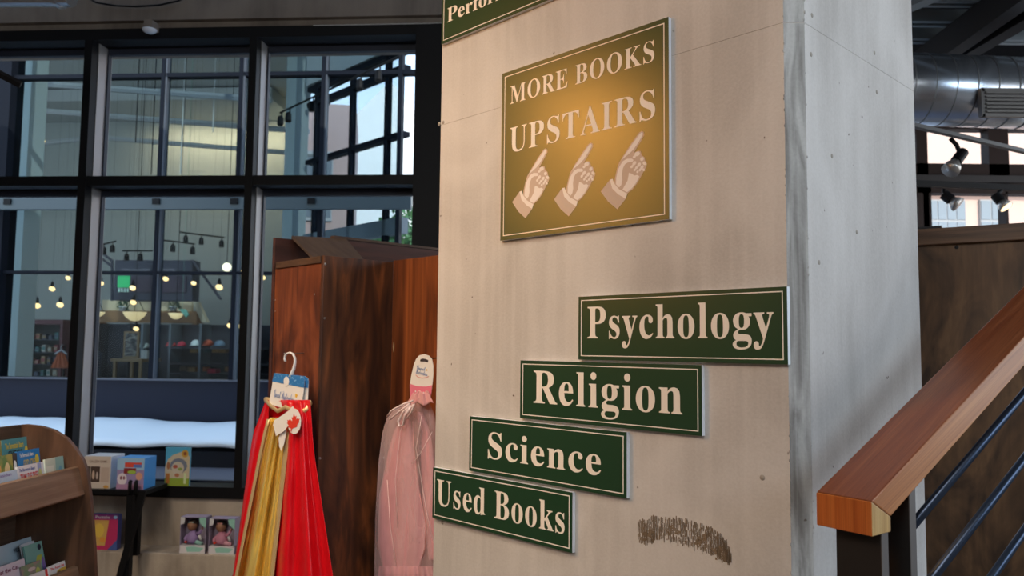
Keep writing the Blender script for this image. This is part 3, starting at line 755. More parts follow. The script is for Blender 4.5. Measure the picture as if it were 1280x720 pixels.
# inner petals
PA0 = [(520, 507), (526, 500), (540, 492), (570, 484), (620, 474), (680, 472), (720, 480)]
PA1 = [(520, 509), (526, 513), (540, 516), (570, 519), (620, 526), (660, 532), (690, 531), (720, 522)]
b_ = cloth(PA0, PA1, 520, 720, 18, 40, lambda u, v: -.022 - .02 * math.sin(math.pi * u) + .004 * math.sin(12 * u + 5 * v), QF); pt1 = obj('petal', b_, TU2, pk, smooth=True, solid=.001)
PB0 = [(515, 520), (540, 527), (580, 526), (640, 529), (700, 536)]
PB1 = [(515, 528), (540, 538), (580, 543), (640, 547), (700, 548)]
b_ = cloth(PB0, PB1, 515, 700, 12, 30, lambda u, v: -.012 - .012 * math.sin(math.pi * u), QF); obj('petal', b_, TU2, pk, smooth=True, solid=.001)
RF0 = [(700, 478), (708, 474), (720, 472), (803, 472)]; RF1 = [(700, 540), (708, 545), (720, 549), (803, 549)]
b_ = cloth(RF0, RF1, 708, 803, 40, 14, lambda u, v: -.035 - .03 * math.sin(math.pi * u) + .006 * math.sin(40 * u), QF); obj('ruffle', b_, TU2, pk, smooth=True)
def qpt(px, py, y): x, z = QF.hit(px, py, y); return (x, y, z)
for pts in ([(520, 530), (505, 500)],):
    pass
for pts in (((527, 520), (520, 560), (533, 640), (545, 690)), ((484, 600), (488, 660), (497, 720)), ((512, 505), (500, 540), (494, 600), (497, 660)), ((540, 540), (526, 566), (515, 580))):
    b_ = MB().tube([qpt(x, y, -.056) for x, y in pts], .0011, 5); obj('seam', b_, RIB, pk, smooth=True)
pe = [(A0[i][1], A0[i][0]) for i in range(1, len(A0))]
b_ = MB().tube([qpt(x, y, -.026 - .018 * math.sin(k * .5)) for k, (x, y) in enumerate(((516, 527), (517, 560), (521, 600), (527, 630), (532, 655), (531, 685), (523, 712)))], .0022, 6); obj('petal_hem', b_, SAT, pt1, smooth=True)
# neck gather and ribbon bow
b_ = MB(); b_.grid(lambda u, v: (lambda c: (c[0], c[1] + .0, c[2]))(qpt(517 + 18 * u - 9 * v + 8 * u * v * 2, 490 + 15 * v + 2 * math.sin(12 * u), -.04 - .012 * math.sin(math.pi * u) + .004 * math.sin(18 * u))), 24, 8)
obj('neck_gather', b_, SAT, pk, smooth=True, solid=.002)
for pts, r_ in ((((516, 501), (505, 505), (490, 513), (484, 521), (488, 524), (500, 514), (513, 504)), .004), (((513, 507), (504, 515), (498, 526), (499, 533), (504, 531), (506, 520), (515, 507)), .0035), (((516, 506), (508, 514), (505, 521), (509, 523), (515, 514), (518, 505)), .003)):
    b_ = MB().tube([qpt(x, y, -.082) for x, y in pts], r_ * 1.5, 8, flat=.6); obj('ribbon', b_, RIB, pk, smooth=True)
def qpoly(pts, y): return [qpt(460 + x / 5.54, 430 + yy / 5.54, y) for x, yy in pts]
tg_out = [(288, 290), (300, 215), (318, 140), (335, 100), (356, 78), (388, 70), (420, 80), (442, 105), (452, 150), (453, 200), (446, 270), (438, 340), (428, 385), (405, 415), (370, 408), (320, 395), (292, 375)]
tgm = obj('hang_tag', MB().prism(qpoly(tg_out, -.03), (0, .002, 0)), CARDW, pk)
obj('tag_lower', MB().prism(qpoly([(288, 292), (292, 276), (340, 292), (400, 295), (443, 285), (438, 340), (428, 385), (405, 415), (370, 408), (320, 395), (292, 375)], -.031), (0, .0009, 0)), PINKT, tgm)
obj('euro_slot', MB().prism(qpoly([(362, 105), (380, 100), (400, 104), (416, 112), (414, 128), (395, 122), (362, 120)], -.031), (0, .0009, 0)), DARKP, tgm)
ltr(script('Great'), ((338, 145), (398, 158), (336, 175)), -.0316, INK, tgm, QF, (460, 430), 5.54)
ltr(script('Pretenders'), ((332, 172), (412, 190), (330, 205)), -.0316, INK, tgm, QF, (460, 430), 5.54)
obj('swoosh', MB().tube([qpt(460 + x / 5.54, 430 + y / 5.54, -.0312) for x, y in ((330, 214), (345, 228), (375, 236), (405, 232), (420, 224))], .0007, 5), REDP, tgm)
obj('star_print', MB().prism(qpoly([(404, 172), (410, 178), (408, 188), (402, 182)], -.0312), (0, .0005, 0)), INKY, tgm)
b2 = MB()
for x, y in ((325, 322), (342, 325), (360, 328), (380, 330)):
    pl_ = qpoly([(x, y), (x + 8, y + 1), (x + 8, y + 12), (x, y + 11)], -.0314); k = len(b2.v); b2.v += pl_; b2.f.append((k, k + 1, k + 2, k + 3))
obj('small_print', b2, CARDW, tgm)
_a = QF.w(*qpt(528, 451, -.03)); _k = KF.m.inverted() @ _a
b_ = MB().tube([(_k.x - .02, yk + .005, _k.z + .012), (_k.x - .008, _k.y + .02, _k.z + .006), (_k.x, _k.y - .01, _k.z)], .0022, 8); obj('peg_hook', b_, mat('dark_peg', (.08, .07, .06), .4, .6), ub, smooth=True)

# ================================================================== BOOK RACK AT THE LEFT
bo = at_depth(118, 600, 3.0)
BF = Frame((bo.x, bo.y, 0), -R(5.7))
RW = wood('rack_wood', (.048, .022, .012), (.095, .043, .022), (.135, .064, .034), (6, 6, 1.6), 1.5, .5)
RW2 = wood('rack_lip_wood', (.15, .088, .055), (.20, .125, .082), (.25, .16, .11), (6, 1.6, 22), 1.0, .5)
RWD = wood('rack_back_wood', (.06, .033, .02), (.10, .058, .036), (.13, .075, .048), (6, 1.5, 20), 1.0, .6)
outl = [BF.hit(px, py) for px, py in ((25, 531), (31.7, 530.5), (50, 532.5), (66.7, 537.5), (83, 548), (93, 560), (103, 575), (107.5, 587), (110, 604), (112.5, 623), (115, 655), (117.5, 690), (119, 725))]
xb_ = outl[0][0]; xf_ = outl[-1][0]
rack = thing('book_rack', 'brown wooden picture book rack with a rounded side, at the left edge', 'book rack', BF, ((xb_ + xf_) / 2, -.4, 0))
b_ = MB().prism([(x, 0, z) for x, z in outl] + [(xf_, 0, 0), (xb_, 0, 0)], (0, .018, 0)); obj('side_panel', b_, RW, rack, bevel=.0015)
b_ = MB().prism([(x, -1.02, z) for x, z in outl] + [(xf_, -1.02, 0), (xb_, -1.02, 0)], (0, .018, 0)); obj('side_panel', b_, RW, rack, bevel=.0015)
b_ = MB(); b_.box(xb_ - .012, xb_ + .004, -1.0, 0, .05, outl[0][1]); obj('back_board', b_, RWD, rack)
def lip(p_top, p_bot, nm):
    a = BF.hit(*p_top); c = BF.hit(*p_bot)
    b_ = MB().prism([(a[0], 0, a[1]), (c[0], 0, c[1]), (c[0] - .012, 0, c[1] - .001), (a[0] - .014, 0, a[1] + .003)], (0, -1.0, 0)); obj('shelf_lip', b_, RW2, rack, bevel=.0012)
    b_ = MB(); b_.box(xb_ + .005, c[0] - .004, -1.0, 0, c[1] - .005, c[1] + .009); obj('shelf', b_, RW, rack)
    for k in (1, 2):
        zz = c[1] + (.045 if nm == 1 else .035) * k; b_ = MB(); xx = a[0] - .05 - .075 * k
        b_.box(xb_ + .005, xx + .03, -1.0, 0, zz - .006, zz); obj('step', b_, RW, rack)
    return a, c
l1, l1b = lip((98, 584), (106, 618), 1)
l2, l2b = lip((97, 708), (104, 741), 2)
PAGES = mat('book_pages', (.72, .69, .62), .8)
def book(label, xp, l, r, h, cover, deco=(), title=None, tilt=8, th=.006, tc=None, grp='picture books in the wooden rack'):
    """l, r = px of the top corners on the upright plane x = xp; covers face +x; tilts back"""
    ya, za = BF.hitx(*l, xp); yb, zb2 = BF.hitx(*r, xp)
    w_ = abs(yb - ya); zt_ = zb2; h = zt_ - ((l1b if h == .20 else l2b)[1] + .010)
    fr = Frame(BF.w(xp, min(ya, yb), 0), BF.a)
    t = thing('picture_book', label, 'book', fr, (0, 0, zt_ - h), grp)
    t.rotation_mode = 'QUATERNION'
    t.matrix_world = t.matrix_world @ Matrix.Rotation(-R(tilt), 4, 'Y')
    b_ = MB(); b_.box(-th, -.001, .002, w_ - .003, zt_ - h + .003, zt_ - .003); obj('pages', b_, PAGES, t)
    cm = mat(cover[0], cover[1], .3, noise=cover[2] if len(cover) > 2 else None)
    b_ = MB(); b_.box(-.001, 0, 0, w_, zt_ - h, zt_); b_.box(-th - .001, -th, 0, w_, zt_ - h, zt_); b_.box(-th, -.001, 0, .0012, zt_ - h, zt_); cv = obj('cover', b_, cm, t)
    for k, (nm, pol, col) in enumerate(deco):
        mb2 = MB(); mb2.v = [(.0004 + .0002 * k, u * w_, zt_ - h + v * h) for u, v in pol]; mb2.f = [tuple(range(len(pol)))]
        obj(nm, mb2, mat('print_%s' % '_'.join(str(int(c * 100)) for c in col), col, .35), cv)
    if title:
        for (tx, u0, u1, v0, v1, col) in title:
            tm = text_mesh(tx, .02, fix=(u0 * w_, u1 * w_, zt_ - h + v0 * h, zt_ - h + v1 * h, 0)); tm.v = [(.0014, v[0], v[2]) for v in tm.v]
            obj('lettering', tm, mat('print_%s' % '_'.join(str(int(c * 100)) for c in col), col, .35), cv)
    return t
def blob(cx, cy, rx, ry, n=12): return [(cx + rx * math.cos(2 * math.pi * k / n), cy + ry * math.sin(2 * math.pi * k / n)) for k in range(n)]
def band_(v0, v1, u0=0, u1=1): return [(u0, v0), (u1, v0), (u1, v1), (u0, v1)]
xr1 = l1[0]
YEL = (.75, .55, .08); WHT = (.8, .8, .8); DRK = (.03, .03, .05); GRN = (.12, .35, .10); REDC = (.6, .04, .04); SKY = (.25, .5, .75)
# tier 1, back row
book('teal picture book lettered BLESSINGS, back row of the upper tier', xr1 - .185, (11, 549), (43, 545), .20, ('cover_teal', (.10, .30, .33)),
     [('picture', band_(.0, .38), (.35, .45, .35)), ('figure', blob(.25, .30, .12, .18), DRK), ('figure', blob(.9, .7, .07, .14), YEL), ('figure', blob(.7, .3, .2, .14), (.5, .32, .16))],
     [('The Berenstain Bears', .1, .8, .82, .93, YEL), ('COUNT YOUR', .2, .75, .66, .79, DRK), ('BLESSINGS', .3, .95, .46, .66, WHT)])
book('orange and green picture book beside the teal one, back row of the upper tier', xr1 - .185, (-22, 556), (10, 550), .20, ('cover_orange', (.45, .27, .09), ((.2, .3, .1), (25, 25, 25), 3, .4, .6)),
     [('picture', blob(.6, .6, .25, .25), (.65, .45, .2)), ('figure', blob(.3, .4, .12, .2), (.5, .25, .1))])
# middle row
book('bright blue picture book with yellow lettering, middle row of the upper tier', xr1 - .115, (28, 565), (56, 559.5), .20, ('cover_blue', (.03, .22, .55)),
     [('picture', band_(0, .35), (.2, .4, .25)), ('figure', blob(.86, .76, .09, .12), YEL), ('figure', blob(.4, .35, .2, .15), (.5, .3, .12))],
     [('The Berenstain Bears', .1, .7, .86, .95, WHT), ('GOD LOVES', .25, .8, .64, .8, YEL), ('YOU', .45, .9, .47, .62, YEL)])
book('black and white spined picture book left of the bright blue one, middle row', xr1 - .113, (23, 567.5), (28, 565.5), .20, ('cover_black', (.03, .03, .035)), [('figure', blob(.4, .7, .4, .14), WHT), ('figure', blob(.5, .4, .3, .1), WHT)])
book('green and orange picture book with leafy cover, middle row of the upper tier', xr1 - .115, (-8, 573), (22.5, 567), .20, ('cover_leafy', (.35, .30, .07), ((.10, .22, .05), (22, 22, 22), 4, .42, .58)),
     [('picture', band_(0, .30), (.55, .18, .08)), ('figure', blob(.75, .62, .12, .22), (.8, .6, .3)), ('figure', blob(.35, .7, .15, .15), (.7, .4, .1))], [('HARVEST', .1, .8, .34, .5, REDC)])
# front row
book('white picture book with red lettering, front row of the upper tier', xr1 - .045, (27, 586), (61, 576.5), .20, ('cover_white', (.68, .66, .68)),
     [('picture', band_(0, .4), (.75, .55, .35)), ('figure', band_(.0, 1, .72, .86), (.28, .33, .55)), ('figure', blob(.8, .6, .07, .25), (.5, .5, .2)), ('figure', blob(.25, .5, .15, .12), (.4, .6, .3))],
     [('The Berenstain Bears', .05, .62, .84, .93, (.05, .1, .35)), ('TRIMS THE TREE', .08, .7, .56, .78, REDC)])
book('pale blue picture book at the left end of the front row, upper tier', xr1 - .045, (-12, 598), (26.5, 586.5), .20, ('cover_pale_blue', (.50, .60, .72)),
     [('picture', blob(.35, .55, .3, .22), (.62, .7, .8)), ('figure', blob(.3, .38, .18, .12), (.7, .45, .15)), ('figure', band_(0, .22), (.4, .55, .65))], [('The Berenstain Bears', .1, .8, .86, .95, (.25, .2, .4))])
book('shiny pale green and blue picture book at the right end of the front row', xr1 - .04, (61.5, 577), (84.5, 569.5), .20, ('cover_pale_green', (.55, .60, .50)),
     [('picture', band_(0, 1, .55, 1), (.28, .45, .42)), ('figure', blob(.8, .6, .1, .16), (.15, .35, .45)), ('figure', band_(.3, .8, .05, .45), (.72, .72, .62))])
# tier 2
xr2 = l2[0]
book('pale blue picture book of animals, back row of the lower tier', xr2 - .15, (8, 683), (53, 669), .25, ('cover_mist', (.42, .52, .58)),
     [('picture', band_(0, .42), (.36, .46, .40)), ('figure', blob(.75, .5, .12, .1), DRK), ('figure', blob(.28, .45, .03, .2), (.5, .4, .12)), ('figure', blob(.62, .42, .16, .07), (.12, .1, .1))],
     [('WILD AND TALL', .42, .9, .80, .88, DRK), ('a story', .6, .85, .68, .74, DRK)], 12)
book('cream paged picture book at the frame edge, lower tier', xr2 - .14, (-20, 690), (8, 683), .25, ('cover_cream', (.55, .52, .40)), [('figure', band_(0, 1, .8, .9), (.4, .4, .25))], None, 12)
book('white picture book leaning askew behind the green one, lower tier', xr2 - .10, (42, 684), (58, 674), .25, ('cover_white_two', (.62, .62, .64)), [('figure', blob(.6, .7, .2, .03), DRK)], None, 15)
book('green and yellow picture book standing askew, lower tier', xr2 - .085, (44, 690), (66, 674.5), .25, ('cover_green', (.22, .42, .36)),
     [('figure', [(.1, .2), (.4, .2), (.9, .75), (.6, .75)], (.5, .52, .08)), ('figure', blob(.9, .5, .1, .2), (.25, .15, .4)), ('figure', blob(.3, .6, .12, .06), (.55, .1, .08)), ('figure', blob(.8, .9, .1, .06), DRK)], None, 14)
book('lilac white picture book lettered Splat, front row of the lower tier', xr2 - .06, (2, 711.5), (41, 697), .25, ('cover_lilac', (.58, .56, .64)),
     [('picture', band_(0, .55, .55, 1), (.16, .28, .22)), ('figure', blob(.3, .4, .25, .14), (.3, .3, .4))], [('Splat the Cat', .03, .78, .80, .92, (.16, .02, .08))], 12)
book('multicoloured picture book with pink and green cover, lower tier', xr2 - .05, (36, 709), (60, 699), .25, ('cover_mixed', (.20, .30, .18), ((.4, .2, .25), (20, 20, 20), 3, .4, .6)),
     [('figure', blob(.3, .6, .2, .1), (.55, .3, .35)), ('figure', blob(.8, .7, .12, .15), (.5, .55, .12)), ('figure', blob(.5, .85, .2, .05), (.6, .5, .5))], None, 13)
book('white picture book with a yellow animal and red title, right end of the lower tier', xr2 - .03, (67, 710), (94, 697.5), .25, ('cover_white_three', (.70, .70, .72)),
     [('figure', blob(.62, .72, .28, .09), (.62, .38, .06)), ('figure', blob(.9, .92, .08, .06), SKY), ('figure', blob(.45, .6, .1, .14), (.1, .06, .04))], [('The Food Cat', .08, .7, .84, .93, REDC)], 12)
book('white and red edged picture book between the multicoloured and yellow ones', xr2 - .034, (44, 718), (66.5, 710), .25, ('cover_white_four', (.62, .60, .62)), [('figure', band_(0, 1, .82, .96), REDC), ('figure', blob(.3, .6, .2, .2), (.3, .4, .6))], None, 12)

# ================================================================== LOW BLACK STAND AND BOXED TOYS BY THE WINDOW
zs_ = wpx(150, 607.5, -.25)[1]
st = thing('display_stand', 'low black metal display stand with a slanted leg under the window', 'stand', WF, (wpx(120, 650, -.2)[0], -.25, 0))
xa_ = wpx(60, 608, -.25)[0]; xb2 = wpx(181, 608, -.40)[0]
b_ = MB(); b_.box(xa_, xb2, -.40, -.10, zs_ - .03, zs_); obj('top_shelf', b_, BLACK, st, bevel=.002)
for (p0_, p1_, n_) in (((159, 612), (166, 690), -.40), ((168.5, 612), (175, 684), -.30)):
    x0_ = wpx(p0_[0], 650, n_)[0]; x1_ = wpx(p1_[0], 650, n_)[0]; b_ = MB(); b_.box(x0_, x1_, n_ - .02, n_ + .02, 0 if n_ < -.35 else zled + .0, zs_ - .03); obj('leg', b_, BLACK, st)
    
b_ = MB(); q0 = wpx(179, 613, -.43); q1 = wpx(146, 735, -.43); w_ = .022
b_.prism([(q0[0] - w_, -.44, q0[1]), (q0[0] + w_, -.44, q0[1]), (q1[0] + w_, -.44, q1[1]), (q1[0] - w_, -.44, q1[1])], (0, .02, 0)); obj('slanted_leg', b_, BLACK, st)
for px in (163, 170.5):
    x_ = wpx(px, 600, -.41)[0]; b_ = MB(); b_.tube([(x_, -.413, zs_ - .02), (x_, -.413, zs_ + .055), (x_, -.405, zs_ + .062)], .012, 8); obj('shelf_prong', b_, BLACK, st, smooth=True)

def carton(name, label, px0, px1, py0, py1, n, dep, col, sidecol, deco=(), titles=(), skew=0, cat='box', z0=None, group=None):
    x0_, za = wpx(px0, py1, n); x1_ = wpx(px1, py1, n)[0]; zt = wpx(px1, py0, n)[1]
    z0_ = z0 if z0 is not None else za
    t = thing(name, label, cat, WF, ((x0_ + x1_) / 2, n + dep / 2, z0_), group)
    b_ = MB(); b_.box(x0_, x1_, n, n + dep, z0_, zt); bx = obj('carton', b_, mat(sidecol[0], sidecol[1], .4), t, bevel=.001)
    W_, H_ = x1_ - x0_, zt - z0_
    fp = obj('printed_front', rect(x0_ + .0008, x1_ - .0008, z0_ + .0008, zt - .0008, n - .0006), mat(col[0], col[1], .35), t)
    for k, (nm, pol, c) in enumerate(deco):
        obj(nm, flat([(x0_ + u * W_, z0_ + v * H_) for u, v in pol], n - .0009 - .0002 * k), mat('print_%s' % '_'.join(str(int(q * 100)) for q in c), c, .35), fp)
    for (tx, u0, u1, v0, v1, c) in titles:
        obj('lettering', text_mesh(tx, .015, fix=(x0_ + u0 * W_, x0_ + u1 * W_, z0_ + v0 * H_, z0_ + v1 * H_, n - .0035)), mat('print_%s' % '_'.join(str(int(q * 100)) for q in c), c, .35), fp)
    return t
carton('game_box', 'cream game box with dark photo squares, left on the black stand', 104, 137.5, 570.5, 606, -.36, .16, ('box_cream', (.62, .52, .44)), ('box_white', (.66, .68, .72)),
       [('photo', band_(.2, .68, .10, .24), (.10, .07, .05)), ('photo', band_(.2, .68, .26, .60), (.08, .05, .04)), ('photo', blob(.36, .42, .05, .14), (.55, .4, .3)), ('photo', blob(.5, .40, .04, .12), (.5, .4, .35)), ('photo', band_(.2, .66, .64, .95), (.52, .40, .33)), ('seal', blob(.85, .06, .1, .05), (.6, .32, .08))],
       [('GALLERY GAME', .2, .85, .80, .88, (.35, .25, .2))], z0=zs_)
carton('game_box', 'purple and blue game box with a red title bar, right on the black stand', 145.5, 179.5, 573, 606, -.36, .15, ('box_purple', (.34, .26, .46)), ('box_blue', (.06, .33, .75)),
       [('sky_print', band_(.62, 1), (.35, .55, .75)), ('title_bar', band_(.70, .86, .28, .9), (.7, .08, .05)), ('title_bar', band_(.70, .80, .6, .9), (.1, .2, .55)), ('picture', band_(.5, .68, .25, .7), (.25, .03, .03)), ('white_shape', blob(.2, .32, .18, .2), (.75, .66, .7)), ('spot', blob(.16, .36, .04, .06), (.25, .08, .1)), ('spot', blob(.27, .36, .04, .06), (.25, .08, .1)),
        ('green_shape', blob(.55, .55, .16, .06), (.35, .5, .08)), ('sun_shape', blob(.82, .42, .12, .13), (.7, .35, .25)), ('road_print', band_(0, .16), (.45, .25, .4))], z0=zs_)
carton('magnet_set', 'pale blue and yellow carded toy set standing on the window sill', 205.5, 236, 559.5, 606, -.045, .02, ('box_sky', (.10, .42, .62)), ('box_sky_side', (.10, .38, .5)),
       [('arch_print', [(.0, .12), (1, .12), (1, .75), (.8, .92), (.55, .86), (.3, .8), (.1, .68), (0, .5)], (.62, .52, .34)), ('grass_print', band_(0, .2), (.30, .40, .05)), ('grey_arch', blob(.55, .52, .36, .2), (.2, .22, .26)), ('inner_arch', blob(.52, .46, .26, .17), (.62, .54, .4)), ('badge', blob(.8, .84, .14, .10), (.62, .36, .05)), ('badge_dot', blob(.8, .84, .07, .05), (.3, .08, .03)),
        ('piece', band_(.06, .32, .05, .2), (.55, .2, .04)), ('piece', blob(.42, .5, .1, .05), (.45, .1, .05)), ('piece', blob(.62, .44, .1, .04), (.3, .4, .08)), ('piece', blob(.5, .28, .1, .05), (.5, .2, .1)), ('piece', band_(.06, .34, .78, .88), (.65, .75, .4)), ('piece', blob(.14, .52, .07, .1), (.4, .16, .06))], z0=zb1)
pz = carton('puzzle_box', 'magenta puzzle box with a golden picture, on the concrete ledge behind the book rack', 106, 146, 643.5, 684, -.20, .045, ('box_magenta', (.50, .03, .12)), ('box_navy', (.05, .06, .22)),
       [('title_band', band_(.86, 1), (.25, .04, .2)), ('picture', [(.05, .12), (.62, .12), (.72, .84), (.05, .84)], (.62, .36, .10)), ('swirl', blob(.42, .55, .16, .2), (.72, .48, .08)), ('swirl', blob(.2, .6, .1, .16), (.3, .08, .3)), ('swirl', blob(.55, .28, .10, .08), (.7, .3, .05)), ('swirl', blob(.2, .25, .08, .06), (.75, .65, .6)), ('corner', [(.7, 0), (1, 0), (1, .3)], (.06, .1, .3)), ('badge', blob(.92, .93, .06, .05), (.3, .55, .75))],
       [('Puzzle', .3, .75, .89, .97, (.7, .6, .65))], z0=zled)
SKIN = mat('doll_skin', (.36, .17, .10), .5); HAIR = mat('doll_hair', (.02, .012, .01), .7); MINT = mat('mint_print', (.32, .60, .52), .5); CWH = mat('carton_white', (.70, .67, .70), .5); CPK = mat('carton_inner', (.40, .33, .44), .6)
def dollbox(label, px0, px1, py0, py1, dress, bow):
    n = -.225; x0_ = wpx(px0, py1, n)[0]; x1_ = wpx(px1, py1, n)[0]; zt = wpx(px0, py0, n)[1]; z0_ = zled; D = .09
    W_, H_ = x1_ - x0_, zt - z0_
    t = thing('doll_box', label, 'doll', WF, ((x0_ + x1_) / 2, n + D / 2, z0_), 'boxed baby dolls on the ledge')
    X = lambda u: x0_ + u * W_
    Z = lambda v: z0_ + v * H_
    b_ = MB(); b_.box(x0_, x1_, n + D - .004, n + D, z0_, zt); b_.box(x0_, x0_ + .002, n, n + D - .004, z0_, zt); b_.box(x1_ - .002, x1_, n, n + D - .004, z0_, zt); b_.box(x0_, x1_, n, n + D, zt - .003, zt); obj('carton_back', b_, CPK, t)
    b_ = MB(); b_.box(x0_, x1_, n, n + .05, z0_, Z(.22)); tr = obj('carton_tray', b_, CWH, t, bevel=.001)
    obj('mint_patch', flat([(X(.3), Z(.04)), (X(.8), Z(.05)), (X(.95), Z(.16)), (X(.5), Z(.2)), (X(.25), Z(.17))], n - .0006), MINT, tr)
    b_ = MB().prism([(X(0), n, Z(1)), (X(.18), n, Z(1)), (X(.15), n, Z(.82)), (X(0), n, Z(.78))], (0, .002, 0)); obj('carton_corner', b_, CWH, t)
    b_ = MB().prism([(X(1), n, Z(1)), (X(.72), n, Z(1)), (X(.76), n, Z(.84)), (X(.98), n, Z(.7)), (X(1), n, Z(.7))], (0, .002, 0)); obj('carton_corner', b_, MINT, t)
    b_ = MB(); b_.box(x0_ + .001, x1_ - .001, n - .0004, n + .0004, Z(.2), zt); obj('clear_window', b_, GLASS3, t)
    cy = n + .045; s = W_
    dm = mat('doll_dress_%s' % bow[0], dress, .7)
    b_ = MB().lathe([(.001, -.20 * s), (.13 * s, -.16 * s), (.19 * s, -.03 * s), (.185 * s, .07 * s), (.12 * s, .17 * s), (.001, .20 * s)], (X(.36), cy, Z(.73)), 16); obj('doll_head', b_, SKIN, t, smooth=True)
    b_ = MB().lathe([(.195 * s, .03 * s), (.20 * s, .09 * s), (.14 * s, .19 * s), (.001, .225 * s)], (X(.36), cy + .006, Z(.73)), 16); h_ = obj('doll_hair', b_, HAIR, t, smooth=True)
    for sg_ in (-1, 1):
        b_ = MB().lathe([(.001, -.02 * s), (.05 * s, 0), (.001, .02 * s)], (X(.36) + sg_ * .06 * s, n + .022, Z(.73) + .14 * s), 10, sx=1.1); obj('bow', b_, mat(bow[0], bow[1], .5), h_, smooth=True)
        b_ = MB().lathe([(.001, -.012 * s), (.022 * s, 0), (.001, .012 * s)], (X(.36) + sg_ * .07 * s, cy - .175 * s, Z(.73)), 8); obj('eye', b_, HAIR, t, smooth=True)
    b_ = MB().lathe([(.001, -.26 * s), (.22 * s, -.2 * s), (.25 * s, -.05 * s), (.19 * s, .12 * s), (.09 * s, .22 * s), (.001, .24 * s)], (X(.40), cy, Z(.42)), 16); obj('doll_dress', b_, dm, t, smooth=True)
    b_ = MB().tube([(X(.56), cy - .01, Z(.5)), (X(.70), cy - .02, Z(.54)), (X(.80), cy - .028, Z(.64))], [.07 * s, .055 * s, .045 * s], 8); obj('doll_arm', b_, dm, t, smooth=True)
    b_ = MB().lathe([(.001, -.05 * s), (.045 * s, 0), (.001, .06 * s)], (X(.82), cy - .028, Z(.68)), 8); obj('doll_hand', b_, SKIN, t, smooth=True)
    b_ = MB().tube([(X(.22), cy - .01, Z(.46)), (X(.14), cy - .02, Z(.38)), (X(.18), cy - .03, Z(.31))], [.07 * s, .06 * s, .05 * s], 8); obj('doll_arm', b_, dm, t, smooth=True)
    b_ = MB().lathe([(.001, -.05 * s), (.07 * s, 0), (.001, .06 * s)], (X(.22), n + .008, Z(.30)), 8); obj('red_toy', b_, REDP, t, smooth=True)
    b_ = MB().tube([(X(.45), cy - .01, Z(.32)), (X(.65), cy - .02, Z(.28)), (X(.84), cy - .03, Z(.27))], [.09 * s, .08 * s, .065 * s], 8); obj('doll_leg', b_, mat('doll_leg_%s' % bow[0], tuple(v * .8 + .1 for v in bow[1]), .7), t, smooth=True)
    b_ = MB().tube([(X(.72), n + .012, Z(.50)), (X(.80), n + .012, Z(.36))], .05 * s, 8); obj('bottle', b_, CWH, t, smooth=True)
dollbox('boxed baby doll in lilac with a mint bow, left of the pair on the ledge', 224, 256, 646, 690.5, (.36, .24, .50), ('bow_mint', (.25, .55, .5)))
dollbox('boxed baby doll in pink with a pink bow, right of the pair on the ledge', 260, 292.5, 648, 692, (.62, .25, .36), ('bow_pink', (.75, .30, .40)))

# ================================================================== SMALL THINGS UP AT THE LEFT
q = WF.hit(187, 38, -.12)
cm = thing('ceiling_sensor', 'small pale dome sensor under the concrete beam', 'sensor', WF, (q[0], -.12, q[1] - .02))
b_ = MB().lathe([(.001, -.022), (.03, -.018), (.048, -.004), (.05, .008), (.03, .014)], (q[0], -.12, q[1]), 18); obj('dome', b_, mat('sensor_dome', (.55, .6, .68), .25), cm, smooth=True)
b_ = MB(); b_.box(q[0] - .03, q[0] + .03, -.15, -.02, q[1] + .01, q[1] + .07); obj('bracket', b_, BEAMC, cm)
b_ = MB().tube([(*WF.hit(105, -6, -.085)[:1], -.085, WF.hit(105, -6, -.085)[1])] + [(WF.hit(px, py, -.085)[0]  , -.085, WF.hit(px, py, -.085)[1]) for px, py in ((120, 3), (145, 7), (170, 8), (200, 6), (222, 1), (235, -6))], .006, 6)
o = obj('hanging_cable', b_, BLACK, None, WF, smooth=True); tag(o, 'thin dark cable sagging below the ceiling beside the beam', 'cable')
q = at_depth(-120, -14, 4.2); q2 = at_depth(87, -14, 4.25)
du = thing('round_duct', 'galvanised round duct end poking in at the top left corner', 'duct', WORLD, (q.x, q.y, q.z - .09))
b_ = MB().tube([q, q2], .095, 20); obj('duct_pipe', b_, STEEL, du, smooth=False)
b_ = MB().tube([q2 - Vector((.07, 0, 0)), q2 - Vector((.05, 0, 0))], .105, 20); obj('duct_collar', b_, STEEL, du)
b_ = MB().tube([at_depth(-60, 62, 4.0), at_depth(26, 106, 4.15)], .02, 4); o = obj('dark_rail_end', b_, BLACK, None, WORLD); tag(o, 'end of a dark metal rail reaching in from the left frame edge', 'rail')

# ================================================================== COURTYARD AND THE SHOP ACROSS IT
NF = 4.0                                                  # the facade across stands 4 m beyond our window
zp = .46
zg = WF.hit(200, 583, 1.9)[1]
mb = MB(); mb.box(-12, 14, .35, 1.9, zg - .2, zg); struct('path', mb, mat('courtyard_paving', (.12, .11, .13), .7), WF, label='grey courtyard paving outside the window')
zsn = WF.hit(200, 552, 1.9)[1]
mb = MB(); mb.box(-12, 1.8, 1.9, 2.1, zg - .2, zsn - .085); struct('planter_wall', mb, mat('planter_dark', (.018, .018, .024), .8, spec=.2), WF, label='dark low planter wall under the snow')
rnd = random.Random(11)
def sn(u, v):
    x = -9 + 10.6 * u; y = 1.88 + 2.08 * v
    return (x, y, zsn - .012 + .016 * math.sin(1.7 * x + 1.3) * math.sin(1.2 * y) + .010 * math.sin(4.3 * x + y) + .006 * math.sin(11 * x + 4 * y) - (.03 if v == 0 else 0))
o = obj('snow', MB().grid(sn, 120, 20), SNOW, None, WF, smooth=True, solid=.03); tag(o, 'bright snow lying on the planter outside the window', 'snow', kind='stuff')
mb = MB(); mb.box(-12, 1.8, 2.1, NF, zg - .3, zsn - .08); struct('planter_soil', mb, mat('soil', (.05, .045, .04), .9), WF)
